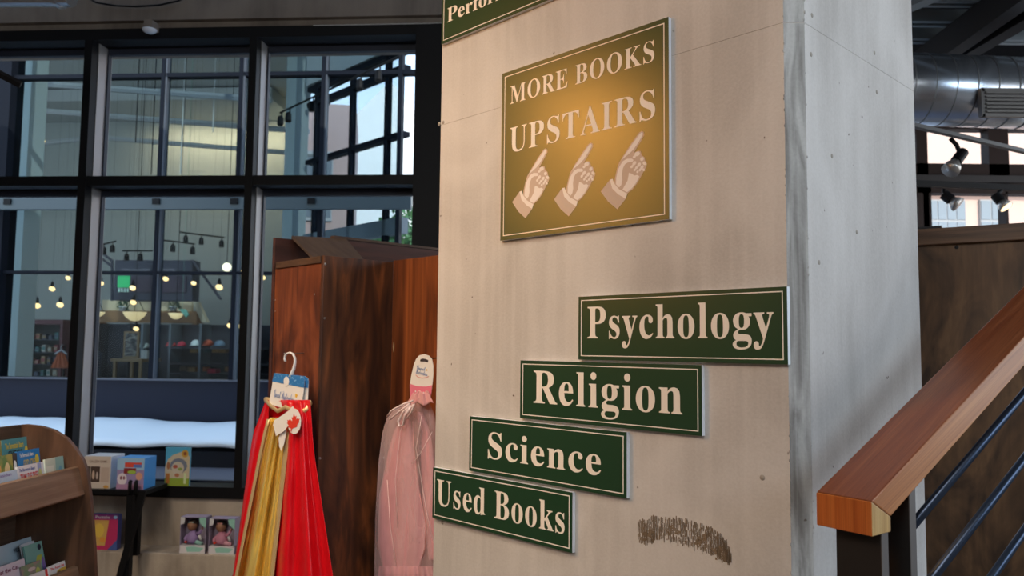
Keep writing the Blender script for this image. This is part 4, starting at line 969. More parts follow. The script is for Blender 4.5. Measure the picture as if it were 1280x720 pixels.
mb = MB(); mb.box(-60, 60, 4.3, 80, -.5, -.02); struct('ground', mb, mat('street', (.30, .29, .28), .8), WF, label='street and floor beyond the courtyard')
sE = WF.hit(497, 300, NF)[0]; sW = -9.5
zld = WF.hit(200, 473.5, NF)[1]; ztop = 7.0
fac = thing('shopfront', 'glazed dark framed shopfront across the snowy courtyard', None, WF, (sE, NF, 0), kind='structure')
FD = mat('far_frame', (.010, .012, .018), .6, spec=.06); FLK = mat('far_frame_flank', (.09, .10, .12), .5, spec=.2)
def fbar(name, x0, x1, y0, y1, z0, z1, mt=FD, **k):
    b_ = MB(); b_.box(x0, x1, y0, y1, z0, z1); return obj(name, b_, mt, fac, **k)
fbar('spandrel', sW, sE, NF, NF + .15, 0, zld - .02, NAVY)
fbar('ledge', sW, sE, NF - .06, NF + .15, zld - .02, zld, mat('ledge_metal', (.07, .075, .10), .5))
fx = [WF.hit(px, 300, NF)[0] for px in (-190, -85, 2, 100, 197.5, 296, 400, 497)]
xw0, xw1 = WF.hit(-30, 300, NF)[0], WF.hit(9, 300, NF)[0]
fbar('wide_post', xw0, xw1, NF - .1, NF + .15, zld, ztop)
for x in fx: fbar('mullion', x - .025, x + .025, NF - .05, NF + .1, zld, ztop)
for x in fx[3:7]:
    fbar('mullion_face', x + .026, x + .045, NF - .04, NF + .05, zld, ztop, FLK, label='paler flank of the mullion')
for py, h in ((95, .05), (239, .05), (341, .035)):
    z = WF.hit(200, py, NF)[1]; fbar('rail', sW, sE + .22, NF - .04, NF + .08, z - h / 2, z + h / 2)
zc0_ = WF.hit(200, 262, NF - .3)[1]; zc1_ = WF.hit(200, 246, NF - .3)[1]
fbar('canopy_beam', sW, sE + .22, NF - .34, NF - .26, zc0_, zc1_, mat('canopy_steel', (.055, .08, .092), .5), label='grey blue canopy beam')
for px in (20, 203, 299, 394):
    x = WF.hit(px, 250, NF - .2)[0]; fbar('bracket', x - .05, x + .05, NF - .26, NF, zc1_ - .11, zc1_ - .02, BLACK)
    fbar('gusset', x - .045, x + .045, NF - .36, NF - .34, zc1_ - .10, zc1_ - .03, BLACK)
for a, c in zip(fx, fx[1:]):
    b_ = MB(); b_.box(a + .035, c - .035, NF + .02, NF + .026, zld, ztop); obj('pane', b_, GLASS2, fac)

# shell of the shop inside
SHW = mat('far_wall', (.34, .37, .36), .85); SHC = mat('far_ceiling', (.40, .43, .43), .85)
NB = 12.0
ga = WF.w(sE, NF + .12, 0)
GF = Frame((ga.x, ga.y, 0), PA - math.pi / 2)             # angled wing: x runs to the right and nearer
_we = WF.m.inverted() @ GF.w(GF.hit(383, 150)[0], 0, 0)   # far end of the angled wing
b_ = MB(); xq = (WF.m.inverted() @ at_depth(381, 150, 5.5 + NB)).x - .1; b_.box(-16, xq, NB, NB + .2, 0, 7.0); struct('wall_far_back', b_, SHW, WF)
xq = WF.m.inverted() @ at_depth(381, 150, 5.5 + NB); xq = xq.x - .1
b_ = MB(); b_.prism([(_we.x, _we.y + .1, 0), (_we.x - .2, _we.y + .1, 0), (xq - .2, NB, 0), (xq, NB, 0)], (0, 0, 7.0)); struct('wall_far_right', b_, SHW, WF)
b_ = MB(); b_.box(-16, -15.8, NF + .2, NB, 0, 7.0); struct('wall_far_left', b_, SHW, WF)
b_ = MB(); b_.prism([(-16, NF - .1, 7.0), (sE, NF - .1, 7.0), (sE, NF + .15, 7.0), (_we.x + .2, _we.y + .1, 7.0), (xq, NB + .2, 7.0), (-16, NB + .2, 7.0)], (0, 0, .3)); struct('ceiling_far', b_, SHC, WF)
zso = WF.hit(200, 158, NB - 1.2)[1]
b_ = MB(); b_.box(-15.8, xq - .2, NB - 1.6, NB - .02, zso + .45, zso + .7); struct('trim_far_soffit', b_, SHC, WF, label='pale dropped soffit inside the shop')
for k, yy in enumerate((NF + 1.5, NF + 3.2, NF + 5)):
    b_ = MB(); b_.tube([(-14, yy, 5.0), (-9, yy + .6, 5.7), (-4, yy + .3, 5.2)], .05, 6); o = obj('roof_brace', b_, mat('brace_paint', (.30, .32, .33), .7), None, WF); tag(o, 'pale sloping roof brace in the shop across, %s from the glass' % ('first', 'second', 'third')[k], 'brace', 'roof braces in the far shop')
for (p0_, p1_, n, nm) in ((24, 41, NF + 1.0, 'left'), (352, 367, NF + 2.4, 'right')):
    x0_ = WF.hit(p0_ - (13 if nm == 'left' else 0), 300, n)[0]; x1_ = WF.hit(p1_ - (13 if nm == 'left' else 0), 300, n)[0]
    b_ = MB(); b_.box(x0_, x1_, n, n + .35, 0, 7.0); struct('trim_far_column', b_, mat('column_paint', (.62, .68, .64), .7), WF, label='pale square column inside the shop, %s' % nm)
for k, px in enumerate((232, 270, 175, 196)):
    x, z = WF.hit(px, 60, NF + 2.5); z2_ = WF.hit(px, (218, 165, 178, 218)[k], NF + 2.5)[1]
    b_ = MB().tube([(x, NF + 2.5, z2_), (x, NF + 2.5, 7.0)], .008, 6); o = obj('hanging_rod', b_, mat('rod_white', (.7, .72, .7), .5) if k < 2 else BLACK, None, WF)
    tag(o, ('thin white rod hanging in the middle pane of the far shop', 'thin white rod hanging at the right of the far shop', 'thin dark cord above a small lamp in the far shop', 'thin dark cord beside the far shop mullion')[k], 'rod')
light('far_wall_washer', 'AREA', WF.w(-7.2, NB - .6, zso + .35), 120, (1, .70, .40), target=WF.w(-7.2, NB, 3.2), size=3.4, sizey=.2)
light('far_room_light', 'AREA', WF.w(-7.5, 8.0, 6.8), 42, (.85, 1, .97), target=WF.w(-8, 9, 0), size=4)
light('far_room_low', 'POINT', WF.w(-4.5, 7.0, 3.6), 5, (1, .78, .5), size=.3)

# mezzanine with lettering
MD = mat('mezzanine_dark', (.030, .032, .055), .6); PLUM = mat('mezzanine_plum', (.045, .028, .05), .6)
nM = NF + 4.5
def fx_(px, py, n): return WF.hit(px, py, n)
mez = thing('mezzanine', 'dark mezzanine front lettered COLORADO inside the shop across', 'balcony', WF, (fx_(190, 375, nM)[0], nM, fx_(190, 376, nM)[1]))
x0_, z1_ = fx_(144, 325, nM); x1_, z0_ = fx_(239, 376, nM)
b_ = MB(); b_.box(x0_, x1_, nM, nM + .3, z0_, z1_); obj('fascia', b_, MD, mez)
b_ = MB(); b_.box(x0_ + .1, x1_ - .1, nM - .03, nM, z0_ + (z1_ - z0_) * .2, z0_ + (z1_ - z0_) * .6); obj('plum_panel', b_, PLUM, mez)
LET = mat('mezzanine_letters', (.26, .25, .30), .6)
for tx, p0_, p1_ in (('COLORADO', 151, 187), ('STATE', 199, 218)):
    a, zb_ = fx_(p0_, 341, nM - .05); c, za_ = fx_(p1_, 336, nM - .05)
    obj('lettering', text_mesh(tx, .02, fix=(a, c, zb_, za_, nM - .035)), LET, mez)
for (pa, pb) in (((118, 316), (140, 333)), ((118, 308), (140, 326)), ((240, 325), (276, 374)), ((140, 325), (140, 376)), ((239, 325), (239, 376))):
    a = fx_(*pa, nM); c = fx_(*pb, nM)
    b_ = MB().tube([(a[0], nM, a[1]), (c[0], nM, c[1])], .025, 6); obj('stair_rail', b_, MD, mez)
GREEN = mat('exit_green', (.02, .42, .12), .5, emit=.5, emitcol=(.02, .5, .16))
a = fx_(148, 345, nM - .4); c = fx_(162, 365, nM - .4)
ex = thing('exit_sign', 'small green lit sign hanging before the mezzanine across', 'sign', WF, (a[0], nM - .4, c[1]))
b_ = MB(); b_.box(a[0], c[0], nM - .42, nM - .40, c[1] + (a[1] - c[1]) * .28, a[1]); obj('green_panel', b_, GREEN, ex); obj('hanger_rod', MB().tube([((a[0] + c[0]) / 2, nM - .41, a[1]), ((a[0] + c[0]) / 2, nM - .41, 7.0)], .0015, 4), BLACK, ex)
for k in range(4):
    u = a[0] + (c[0] - a[0]) * (.08 + .24 * k); b_ = MB(); b_.box(u, u + (c[0] - a[0]) * .13, nM - .42, nM - .4, c[1], c[1] + (a[1] - c[1]) * .24); obj('white_mark', b_, mat('pale_mark', (.55, .75, .65), .5), ex)
a = fx_(224, 386, nM - .6); c = fx_(236, 397, nM - .6)
b_ = MB().prism([(a[0], nM - .6, a[1]), (a[0] + .12, nM - .6, a[1] - .01), (c[0], nM - .6, c[1] + .05), (c[0] - .05, nM - .6, c[1]), (a[0] + .05, nM - .6, a[1] - .07)], (0, .02, 0)); b_.tube([(a[0] + .05, nM - .59, a[1] - .01), (a[0] + .05, nM - .59, 7.0)], .003, 4)
o = obj('green_tag', b_, mat('teal_tag', (.16, .42, .33), .5), None, WF); tag(o, 'tilted pale green tag beside the right bowl lamp across', 'tag')
# stair run under the mezzanine, ochre band and cream wall
nC = NF + 6.2
x0_, z1_ = fx_(118, 388, nC); x1_, z0_ = fx_(246, 404, nC); zcr = fx_(150, 374, nC)[1]
cc = thing('shop_counter_canopy', 'ochre wooden canopy band with a cream panel above it in the shop across', 'canopy', WF, ((x0_ + x1_) / 2, nC + .1, 0))
obj('canopy_band', MB().box(x0_, x1_, nC, nC + .3, z0_, z1_), mat('ochre_wood', (.26, .13, .05), .6), cc)
for x in (x0_ + .05, x1_ - .15): obj('post', MB().box(x, x + .1, nC + .1, nC + .2, 0, z0_), mat('ochre_wood', (.26, .13, .05), .6), cc)
obj('cream_panel', MB().box(x0_, x1_ - .25, nC + .26, nC + .34, z1_, zcr), mat('cream_panel', (.62, .52, .34), .7), cc)
b_ = MB(); xa_, za_ = fx_(240, 377, nC - .2); xb3, zb3 = fx_(252, 403, nC - .2); b_.prism([(xa_, nC - .2, za_), (xa_ + .12, nC - .2, za_), (xb3 + .12, nC - .2, zb3), (xb3, nC - .2, zb3)], (0, .1, 0))
obj('sloping_trim', b_, mat('stringer', (.45, .40, .30), .6), cc)
# potted plants under the mezzanine
LEAFM = mat('plant_leaf', (.03, .07, .03), .6)
for k, (px, py) in enumerate(((147, 384), (211, 384))):
    x, z = fx_(px, py, nC - .3); pl_ = thing('potted_plant', ('white potted plant above the left bowl lamp across', 'white potted plant between the two bowl lamps across')[k], 'plant', WF, (x, nC - .3, z))
    zb_ = z1_ + .0
    b_ = MB().lathe([(.05, -.09), (.075, .0), (.08, .01), (.06, .01)], (x, nC - .12, z + .02), 12); obj('pot', b_, WHITE, pl_, smooth=True)
    b_ = MB()
    for j in range(26):
        a = rnd.uniform(0, 6.28); r_ = rnd.uniform(.1, .24); h = rnd.uniform(-.05, .2)
        p_ = Vector((x, nC - .12, z + .03)); q_ = p_ + Vector((math.cos(a) * r_ * .5, math.sin(a) * .06, h)); t_ = p_ + Vector((math.cos(a) * r_, math.sin(a) * .1, h - .1))
        s_ = Vector((.018, 0, .01)); kk = len(b_.v); b_.v += [tuple(p_), tuple(q_ - s_), tuple(t_), tuple(q_ + s_)]; b_.f.append((kk, kk + 1, kk + 2, kk + 3))
    obj('leaves', b_, LEAFM, pl_, kind='stuff')
# bowl lamps
BOWL = mat('bowl_glass', (.9, .72, .42), .4, emit=1.1, emitcol=(1, .70, .34)); BULB = mat('warm_bulb', (1, .8, .5), .4, emit=4, emitcol=(1, .60, .22))
for k, (px, py, r_) in enumerate(((168.5, 390, 13.5), (220, 391.5, 9), (123.5, 390, 7))):
    n = NF + (3.0, 4.4, 3.6)[k]; x, z = fx_(px, py, n); r = fx_(px + r_, py, n)[0] - x
    bl = thing('bowl_lamp', ('large glowing bowl pendant in the middle pane across', 'smaller glowing bowl pendant right of the large one across', 'small glowing bowl pendant at the left of the middle pane')[k], 'lamp', WF, (x, n, z - r * .8), 'glowing bowl pendants in the far shop')
    b_ = MB().lathe([(.001, -r * .82), (r * .4, -r * .74), (r * .78, -r * .42), (r * .96, -r * .1), (r, 0), (r * .96, 0)], (x, n, z), 20); obj('bowl', b_, BOWL, bl, smooth=True)
    b_ = MB()
    for q in (0, 2.09, 4.19): b_.tube([(x + r * .9 * math.cos(q), n + r * .9 * math.sin(q), z), (x, n, z + r * 1.6)], .006, 5)
    b_.tube([(x, n, z + r * 1.6), (x, n, 7.0)], .006, 5); obj('hanger_wires', b_, BLACK, bl)
x, z = fx_(283.5, 334, NF + 2.6); gl = thing('globe_lamp', 'round glowing globe lamp at the right of the middle pane', 'lamp', WF, (x, NF + 2.6, z - .06))
b_ = MB().lathe([(.001, -.068)] + [(.068 * math.cos(q), .068 * math.sin(q)) for q in [k * .26 - 1.3 for k in range(11)]] + [(.001, .068)], (x, NF + 2.6, z), 16); obj('globe', b_, mat('globe_glass', (1, .9, .7), .4, emit=3.5, emitcol=(1, .84, .52)), gl, smooth=True)
b_ = MB().tube([(x, NF + 2.6, z + .06), (x, NF + 2.6, 7.0)], .005, 5); obj('stem', b_, BLACK, gl)
bulbs = [(15.5, 352), (65, 361), (85, 347.5), (126, 354), (166, 360), (207, 348.5), (242, 354), (274, 359), (299.5, 340.5), (1, 378), (21, 378), (46, 382), (75, 381), (166.5, 378), (287, 407), (298, 407.5), (170, 411), (172.5, 236), (313, 372), (328, 347), (53, 176)]  # mostly our own lamps reflected in the window, built as bulbs across
bulbs.sort()
ordn = ['first', 'second', 'third', 'fourth', 'fifth', 'sixth', 'seventh', 'eighth', 'ninth', 'tenth', 'eleventh', 'twelfth', 'thirteenth', 'fourteenth', 'fifteenth', 'sixteenth', 'seventeenth', 'eighteenth', 'nineteenth', 'twentieth', 'twenty-first']
for k, (px, py) in enumerate(bulbs):
    n = NF + 1.6 + (k * 7 % 5) * .5; x, z = fx_(px, py, n); r = .045 if k % 3 else .054
    t = thing('spot_bulb', 'small warm bulb in the shop across, standing in for a lamp reflection, %s from the left' % ordn[k], 'lamp', WF, (x, n, z), 'small warm bulbs standing in for lamp reflections')
    b_ = MB().lathe([(.001, -r * .8), (r * .7, -r * .55), (r, 0), (r * .7, r * .55), (.001, r * .8)], (x, n, z), 10); b_.xform(Matrix.Translation((x, n, z)) @ Matrix.Rotation(.5, 4, 'Y') @ Matrix.Translation((-x, -n, -z))); obj('bulb', b_, BULB, t, smooth=True)
    b_ = MB().lathe([(r * .45, r * .6), (r * .5, r * 1.5), (r * .2, r * 2.4)], (x, n, z), 10); b_.tube([(x, n, z + r * 2.4), (x, n, 7.0)], .0013, 4); obj('holder', b_, BLACK, t)
# track lights
def track(label, pa, pb, heads, n, par_ang=.6):
    a = fx_(*pa, n); c = fx_(*pb, n)
    t = thing('track_light', label, 'light', WF, ((a[0] + c[0]) / 2, n, min(a[1], c[1])), 'black track lights in the far shop')
    b_ = MB().tube([(a[0], n, a[1]), (c[0], n, c[1])], .014, 6)
    for u in (.25, .75): b_.tube([(a[0] + (c[0] - a[0]) * u, n, a[1] + (c[1] - a[1]) * u), (a[0] + (c[0] - a[0]) * u, n, 7.0)], .0015, 4)
    obj('track', b_, BLACK, t)
    for u in heads:
        x = a[0] + (c[0] - a[0]) * u; z = a[1] + (c[1] - a[1]) * u
        b_ = MB().tube([(x, n, z), (x, n, z - .06)], .008, 6); b_.lathe([(.02, .0), (.036, -.02), (.042, -.10), (.035, -.12)], (x + .01, n - .02, z - .05), 10); obj('spot_head', b_, BLACK, t)
track('black track light with three heads above the left stair rail across', (118, 308), (145, 301.5), (.15, .45, .85), NF + 3)
track('black track light with two heads over the mezzanine across', (153, 313.5), (190, 313.5), (.15, .62), NF + 3.2)
track('black track light with two heads right of the far mullion', (202, 300), (243, 305), (.35, .95), NF + 2.8)
track('black track light with three heads below the canopy at the right', (224, 290), (280, 297), (.15, .5, .95), NF + 3.4)
# shop fittings: dark cabinet wall with shelves, caps and folded shirts
nS = NF + 4.4
DK = mat('cabinet_dark', (.030, .030, .040), .6); GRN_ = mat('hanging_dark', (.05, .075, .08), .7)
x0_, z1_ = fx_(118, 404, nS); x1_ = fx_(340, 404, nS)[0]
cab = thing('shop_cabinet', 'dark shelved cabinet wall behind the caps in the shop across', 'cabinet', WF, ((x0_ + x1_) / 2, nS, 0))
obj('cabinet_back', MB().box(x0_, x1_, nS + .4, nS + .45, 0, z1_), DK, cab)
zsh = [fx_(230, py, nS)[1] for py in (434.5, 466.5)]
for z in zsh + [zsh[0] - .28]:
    obj('shelf', MB().box(fx_(205, 430, nS)[0], x1_, nS, nS + .4, z - .02, z), DK, cab)
for px in (118, 160, 177, 212, 250, 300, 340):
    x = fx_(px, 430, nS)[0]; obj('upright', MB().box(x - .02, x + .02, nS - .01, nS + .4, 0, z1_), mat('upright_grey', (.10, .12, .14), .5) if px in (177, 212, 250) else DK, cab)
def cap(label, px, py, col, w=12, n=None):
    n = n or nS + .14; x, z = fx_(px, py, n); r = (fx_(px + w / 2, py, n)[0] - x)
    t = thing('baseball_cap', label, 'cap', WF, (x, n, z), 'baseball caps on the far shelf')
    mc = mat('cap_%d_%d_%d' % tuple(int(q * 99) for q in col), col, .7)
    b_ = MB().lathe([(r, 0), (r * .98, r * .35), (r * .8, r * .75), (r * .42, r * .98), (.001, r * 1.04)], (x, n, z), 14); obj('crown', b_, mc, t, smooth=True)
    b_ = MB().lathe([(.001, -.012), (r * .95, -.02), (r * 1.02, -.008), (.001, .01)], (x, n - r * .6, z + .012), 14); obj('brim', b_, mc, t, smooth=True)
    b_ = MB().lathe([(.001, 0), (r * .08, .004), (.001, r * .08)], (x, n, z + r * 1.04), 8); obj('button', b_, mc, t, smooth=True)
    return z
for args in (('white baseball cap standing alone on the left of the shelf', 180, 434, (.5, .58, .56), 12), ('bright red baseball cap, first of the red pair', 214, 432, (.55, .05, .05), 10.5), ('dark red baseball cap, second of the red pair', 227, 432, (.4, .02, .05), 10),
             ('white baseball cap with a dark badge on the far shelf', 245, 431.5, (.6, .66, .66), 12.5), ('orange red baseball cap right of the white one', 260, 431.5, (.6, .11, .05), 12.5), ('slate blue baseball cap at the right of the row', 274.5, 432, (.13, .2, .28), 12.5)):
    cap(*args)
cap('small white cap on top of the jersey rack across', 294, 424, (.55, .55, .6), 8, nS - .2)
def stack(label, px, py, col, w, h=6):
    n = nS + .1; x0_, zt = fx_(px - w / 2, py - h / 2, n); x1_, zb_ = fx_(px + w / 2, py + h / 2, n)
    t = thing('folded_shirts', label, 'clothes', WF, ((x0_ + x1_) / 2, n, zb_), 'folded shirts on the far shelves')
    mc = mat('shirt_%d_%d_%d' % tuple(int(q * 99) for q in col), col, .8); s_ = 2; hh = (zt - zb_) / s_
    for k in range(s_):
        obj('shirt', MB().box(x0_ + .004 * k, x1_ - .003 * k, n, n + .22, zb_ + hh * k + .002, zb_ + hh * (k + 1)), mc, t, bevel=.012)
for args in (('tan folded shirts under the white badged cap', 241.5, 438, (.34, .2, .07), 9.5), ('dark teal folded shirts under the orange red cap', 254, 438, (.04, .13, .15), 10), ('ochre folded shirts under the slate cap, left stack', 269, 438, (.34, .18, .05), 9), ('ochre folded shirts under the slate cap, right stack', 278, 438, (.33, .17, .05), 8),
             ('dull brown folded shirts at the left of the lower shelf', 228, 461, (.13, .10, .06), 8), ('tan folded shirts on the lower shelf', 239, 462, (.28, .17, .07), 9), ('orange folded shirts on the lower shelf', 251.5, 461.5, (.55, .14, .04), 10), ('crimson folded shirts on the lower shelf', 264, 464, (.5, .02, .05), 10.5), ('brown folded shirts at the right of the lower shelf', 285, 461.5, (.26, .13, .05), 9), ('rust folded shirts at the far right of the lower shelf', 294, 461, (.28, .09, .05), 8)):
    stack(*args)
# jersey with a 5
x0_, zt = fx_(288.5, 430, nS - .2); x1_, zb_ = fx_(298.5, 452, nS - .2)
je = thing('hanging_jersey', 'dark jersey numbered 5 hanging at the right of the far shelves', 'clothes', WF, ((x0_ + x1_) / 2, nS - .2, zb_))
W_, H_ = x1_ - x0_, zt - zb_
je_b = obj('jersey_body', MB().prism([(x0_ + W_ * u, nS - .2, zb_ + H_ * v) for u, v in ((.15, 0), (.85, 0), (.85, .62), (1.05, .55), (1.1, .75), (.75, 1), (.6, .94), (.4, .94), (.25, 1), (-.1, .75), (-.05, .55), (.15, .62))], (0, .05, 0)), mat('jersey_navy', (.06, .05, .10), .7), je)
obj('number', text_mesh('5', .03, fix=(x0_ + W_ * .3, x0_ + W_ * .72, zb_ + H_ * .1, zb_ + H_ * .62, nS - .203)), mat('number_pale', (.4, .46, .55), .6), je_b)
obj('stand_pole', MB().tube([(x0_ + W_ * .5, nS - .14, 0), (x0_ + W_ * .5, nS - .14, zt + .02)], .012, 8), BLACK, je)
obj('shoulder_stripe', MB().box(x0_ + W_ * .2, x0_ + W_ * .8, nS - .205, nS - .2, zb_ + H_ * .72, zb_ + H_ * .8), mat('stripe_rust', (.35, .1, .07), .7), je_b)
# table with displays
nT = NF + 2.6
x0_, zt = fx_(138, 448, nT); x1_ = fx_(177, 448, nT)[0]
tb = thing('display_table', 'wooden display table behind the far shop glass', 'table', WF, ((x0_ + x1_) / 2, nT, 0))
OAK = mat('oak', (.30, .19, .09), .5)
obj('tabletop', MB().box(x0_, x1_, nT, nT + .6, zt - .05, zt), OAK, tb)
for x in (x0_ + .03, x1_ - .06):
    for y in (nT + .03, nT + .52): obj('leg', MB().box(x, x + .04, y, y + .04, 0, zt - .05), OAK, tb)
x0_, z1_ = fx_(155, 414, nT + .5); x1_, z0_ = fx_(173, 437, nT + .5); z0_ = zt
o = thing('framed_picture', 'wood framed black and white picture standing on the far table', 'picture', WF, ((x0_ + x1_) / 2, nT + .5, z0_))
obj('frame', MB().box(x0_, x1_, nT + .5, nT + .53, z0_, z1_), OAK, o)
pp = obj('print', rect(x0_ + .03, x1_ - .03, z0_ + .03, z1_ - .03, nT + .497), mat('photo_grey', (.05, .05, .05), .5, noise=((.3, .28, .24), (9, 9, 26), 3, .45, .6)), o)
x, z = fx_(174, 440, nT - .1); z_t = fx_(174, 436, nT - .1)[1]; z_b = fx_(174, 452, nT - .1)[1]
o = thing('white_bag', 'white paper bag on the right end of the far table', 'bag', WF, (x, nT + .1, zt))
obj('bag_body', MB().prism([(x - .05, nT + .04, zt), (x + .05, nT + .04, zt), (x + .055, nT + .04, zt + .13), (x - .055, nT + .04, zt + .13)], (0, .08, 0)), mat('bag_paper', (.55, .54, .48), .7), o)
obj('bag_handle', MB().tube([(x - .025, nT + .05, zt + .13), (x - .015, nT + .05, zt + .18), (x + .015, nT + .05, zt + .18), (x + .025, nT + .05, zt + .13)], .004, 5), mat('bag_paper', (.55, .54, .48), .7), o)
x, z = fx_(115, 437, nT + .3); 
o = thing('mannequin_top', 'dark top with a white collar on a stand at the left of the middle pane', 'clothes', WF, (x, nT + .3, zld - .3))
obj('top_body', MB().lathe([(.16, -.55), (.15, -.2), (.17, -.03), (.06, .03)], (x, nT + .3, z - .02), 14, sy=.6), mat('top_navy', (.035, .045, .075), .7), o, smooth=True)
obj('stand_pole', MB().tube([(x, nT + .3, 0), (x, nT + .3, z - .3)], .02, 8), BLACK, o)
obj('collar', MB().lathe([(.05, .0), (.1, .02), (.06, .06)], (x, nT + .3, z - .0), 12, sy=.6), mat('collar_white', (.5, .52, .55), .7), o, smooth=True)
# left rack of goods
nL = NF + 3.2
x0_, z1_ = fx_(21, 399, nL); x1_ = fx_(79, 399, nL)[0]
lr = thing('goods_rack', 'dark red framed rack of small goods at the left of the far shop', 'rack', WF, ((x0_ + x1_) / 2, nL, 0))
obj('rack_back', MB().box(x0_, x1_, nL + .3, nL + .34, 0, z1_), mat('rack_dark', (.035, .04, .042), .7), lr)
obj('rack_header', MB().box(x0_, x1_, nL, nL + .3, z1_ - .08, z1_), mat('rack_red', (.10, .02, .025), .6), lr)
for x in (x0_, x1_ - .05): obj('rack_side', MB().box(x, x + .05, nL, nL + .3, 0, z1_ - .08), mat('rack_red', (.10, .02, .025), .6), lr)
zs3 = [fx_(50, py, nL)[1] for py in (424, 440, 455, 470)]
for z in zs3: obj('rack_shelf', MB().box(x0_ + .05, x1_ - .05, nL + .02, nL + .3, z - .015, z), DK, lr)
gcol = [(.32, .24, .15), (.06, .16, .14), (.05, .05, .06), (.28, .05, .05), (.36, .34, .28), (.08, .10, .14), (.30, .19, .09)]
gn = ['tan', 'dark teal', 'black', 'red', 'pale', 'slate', 'brown']
row = ['top', 'second', 'third', 'lowest']
for r_, z in enumerate(zs3):
    for k in range(6):
        c = (k * 3 + r_ * 2) % 7; u = x0_ + .09 + k * (x1_ - x0_ - .16) / 6; hh = rnd.uniform(.06, .13); ww = rnd.uniform(.05, .075)
        t = thing('boxed_goods', '%s boxed goods on the %s shelf of the far rack, %s from the left' % (gn[c], row[r_], ordn[k]), 'goods', WF, (u + ww / 2, nL + .1, z), 'small goods on the far rack')
        mc = mat('goods_%d' % c, gcol[c], .7); obj('pack', MB().box(u, u + ww, nL + .06, nL + .15, z, z + hh), mc, t, bevel=.006)
        obj('pack_label', MB().box(u + .01, u + ww - .01, nL + .0585, nL + .06, z + hh * .3, z + hh * .7), mat('goods_%d' % ((c + 4) % 7), gcol[(c + 4) % 7], .7), t)
x, zt = fx_(76, 441, nL - .3); 
o = thing('orange_shirt', 'orange shirt on a hanger at the right of the far goods rack', 'clothes', WF, (x, nL - .3, zld + .02))
zb_ = zld + .02; b_ = MB()
b_.grid(lambda u, v: (x + (u - .5) * (.10 + .22 * v), nL - .3 - .03 * math.sin(math.pi * u) + .01 * math.sin(22 * u), zt + (zb_ - zt) * v), 24, 8)
obj('shirt_body', b_, mat('shirt_orange', (.42, .085, .02), .75), o, smooth=True, solid=.01)
obj('hanger', MB().tube([(x - .1, nL - .3, zt - .02), (x, nL - .3, zt + .05), (x + .1, nL - .3, zt - .02)], .012, 6), mat('collar_white', (.5, .52, .55), .7), o)
obj('hook', MB().tube([(x, nL - .3, zt + .05), (x, nL - .3, zt + .11), (x + .03, nL - .3, zt + .13)], .006, 6), STEEL, o)
obj('stand_pole', MB().tube([(x + .03, nL - .25, 0), (x + .03, nL - .25, zt + .12)], .012, 8), BLACK, o)

# angled glazed wing of the shop, seen through its front
wing = thing('side_glazing', 'dark framed angled side glazing of the shop across, bright sky behind', None, GF, (0, 0, 0), kind='structure')
gx = [GF.hit(px, 150)[0] for px in (394, 438, 482)]
gxe = GF.hit(383, 150)[0]
for x in gx: obj('post', MB().box(x - .035, x + .035, 0, .07, 0, 7.0), FD, wing)
zz = [GF.hit(*p)[1] for p in ((445, 86), (445, 107), (447, 183), (447, 290))]
gl0 = gxe
for z, h in zip(zz, (.07, .07, .06, .20)): obj('rail', MB().box(gl0, 0, .0, .12, z - h / 2, z + h / 2), FD if h < .2 else mat('wing_beam', (.26, .29, .31), .6), wing)
obj('bulkhead', MB().box(gl0, 0, -.02, .16, zz[0] + .05, 7.0), SHC, wing)
obj('wing_base', MB().box(gl0, 0, 0, .12, 0, .6), NAVY, wing)
for a, c in zip([gxe + .06] + gx, gx + [-.1]): obj('pane', MB().box(a + .035, c - .035, .03, .036, .6, zz[0]), GLASS3, wing)
# track with spots in front of the wing
a = GF.hit(350, 141, -.5); c = GF.hit(500, 70, -.5)
t = thing('track_light', 'black track light with six heads in front of the angled glazing across', 'light', GF, ((a[0] + c[0]) / 2, -.5, min(a[1], c[1])), 'black track lights in the far shop')
obj('track', MB().tube([(a[0], -.5, a[1]), (c[0], -.5, c[1])], .014, 6), BLACK, t)
for u in (.02, .10, .32, .45, .72, .86):
    x = a[0] + (c[0] - a[0]) * u; z = a[1] + (c[1] - a[1]) * u
    obj('spot_head', MB().tube([(x, -.5, z), (x, -.5, z - .07)], .01, 6).lathe([(.02, 0), (.04, -.02), (.045, -.12), (.035, -.14)], (x, -.52, z - .06), 10), BLACK, t)
# what stands outside beyond: a white sunlit block, a brick block and trees
def block(name, label, o, ang, w, d, h, col, rows, cols, wcol=(.16, .19, .22), wz=(1.2, 2.9), wfrac=.55, gable=0, cat='building', noise=None):
    fr = Frame(o, ang)
    t = thing(name, label, cat, fr, (w / 2, 0, 0))
    b_ = MB(); b_.box(0, w, 0, d, 0, h)
    if gable: b_.prism([(0, 0, h), (w, 0, h), (w * .5, 0, h + gable)], (0, d, 0))
    obj('wall', b_, mat('%s_paint_%d' % (name, int(col[0] * 100 + w)), col, .8, noise=noise), t)
    for r_ in range(rows):
        for k in range(cols):
            x0_ = w * (k + .5 - wfrac / 2) / cols; x1_ = w * (k + .5 + wfrac / 2) / cols; z0_ = wz[0] + 3.4 * r_; z1_ = wz[1] + 3.4 * r_
            f_ = obj('window', MB().box(x0_, x1_, -.06, 0, z0_, z1_), mat('window_grey', (.30, .32, .34), .5), t)
            for (a, c) in ((.04, .48), (.52, .96)):
                for (e, g) in ((.05, .48), (.52, .95)):
                    obj('pane', MB().box(x0_ + (x1_ - x0_) * a, x0_ + (x1_ - x0_) * c, -.075, -.06, z0_ + (z1_ - z0_) * e, z0_ + (z1_ - z0_) * g), mat('building_glass', wcol, .1), f_)
    return t
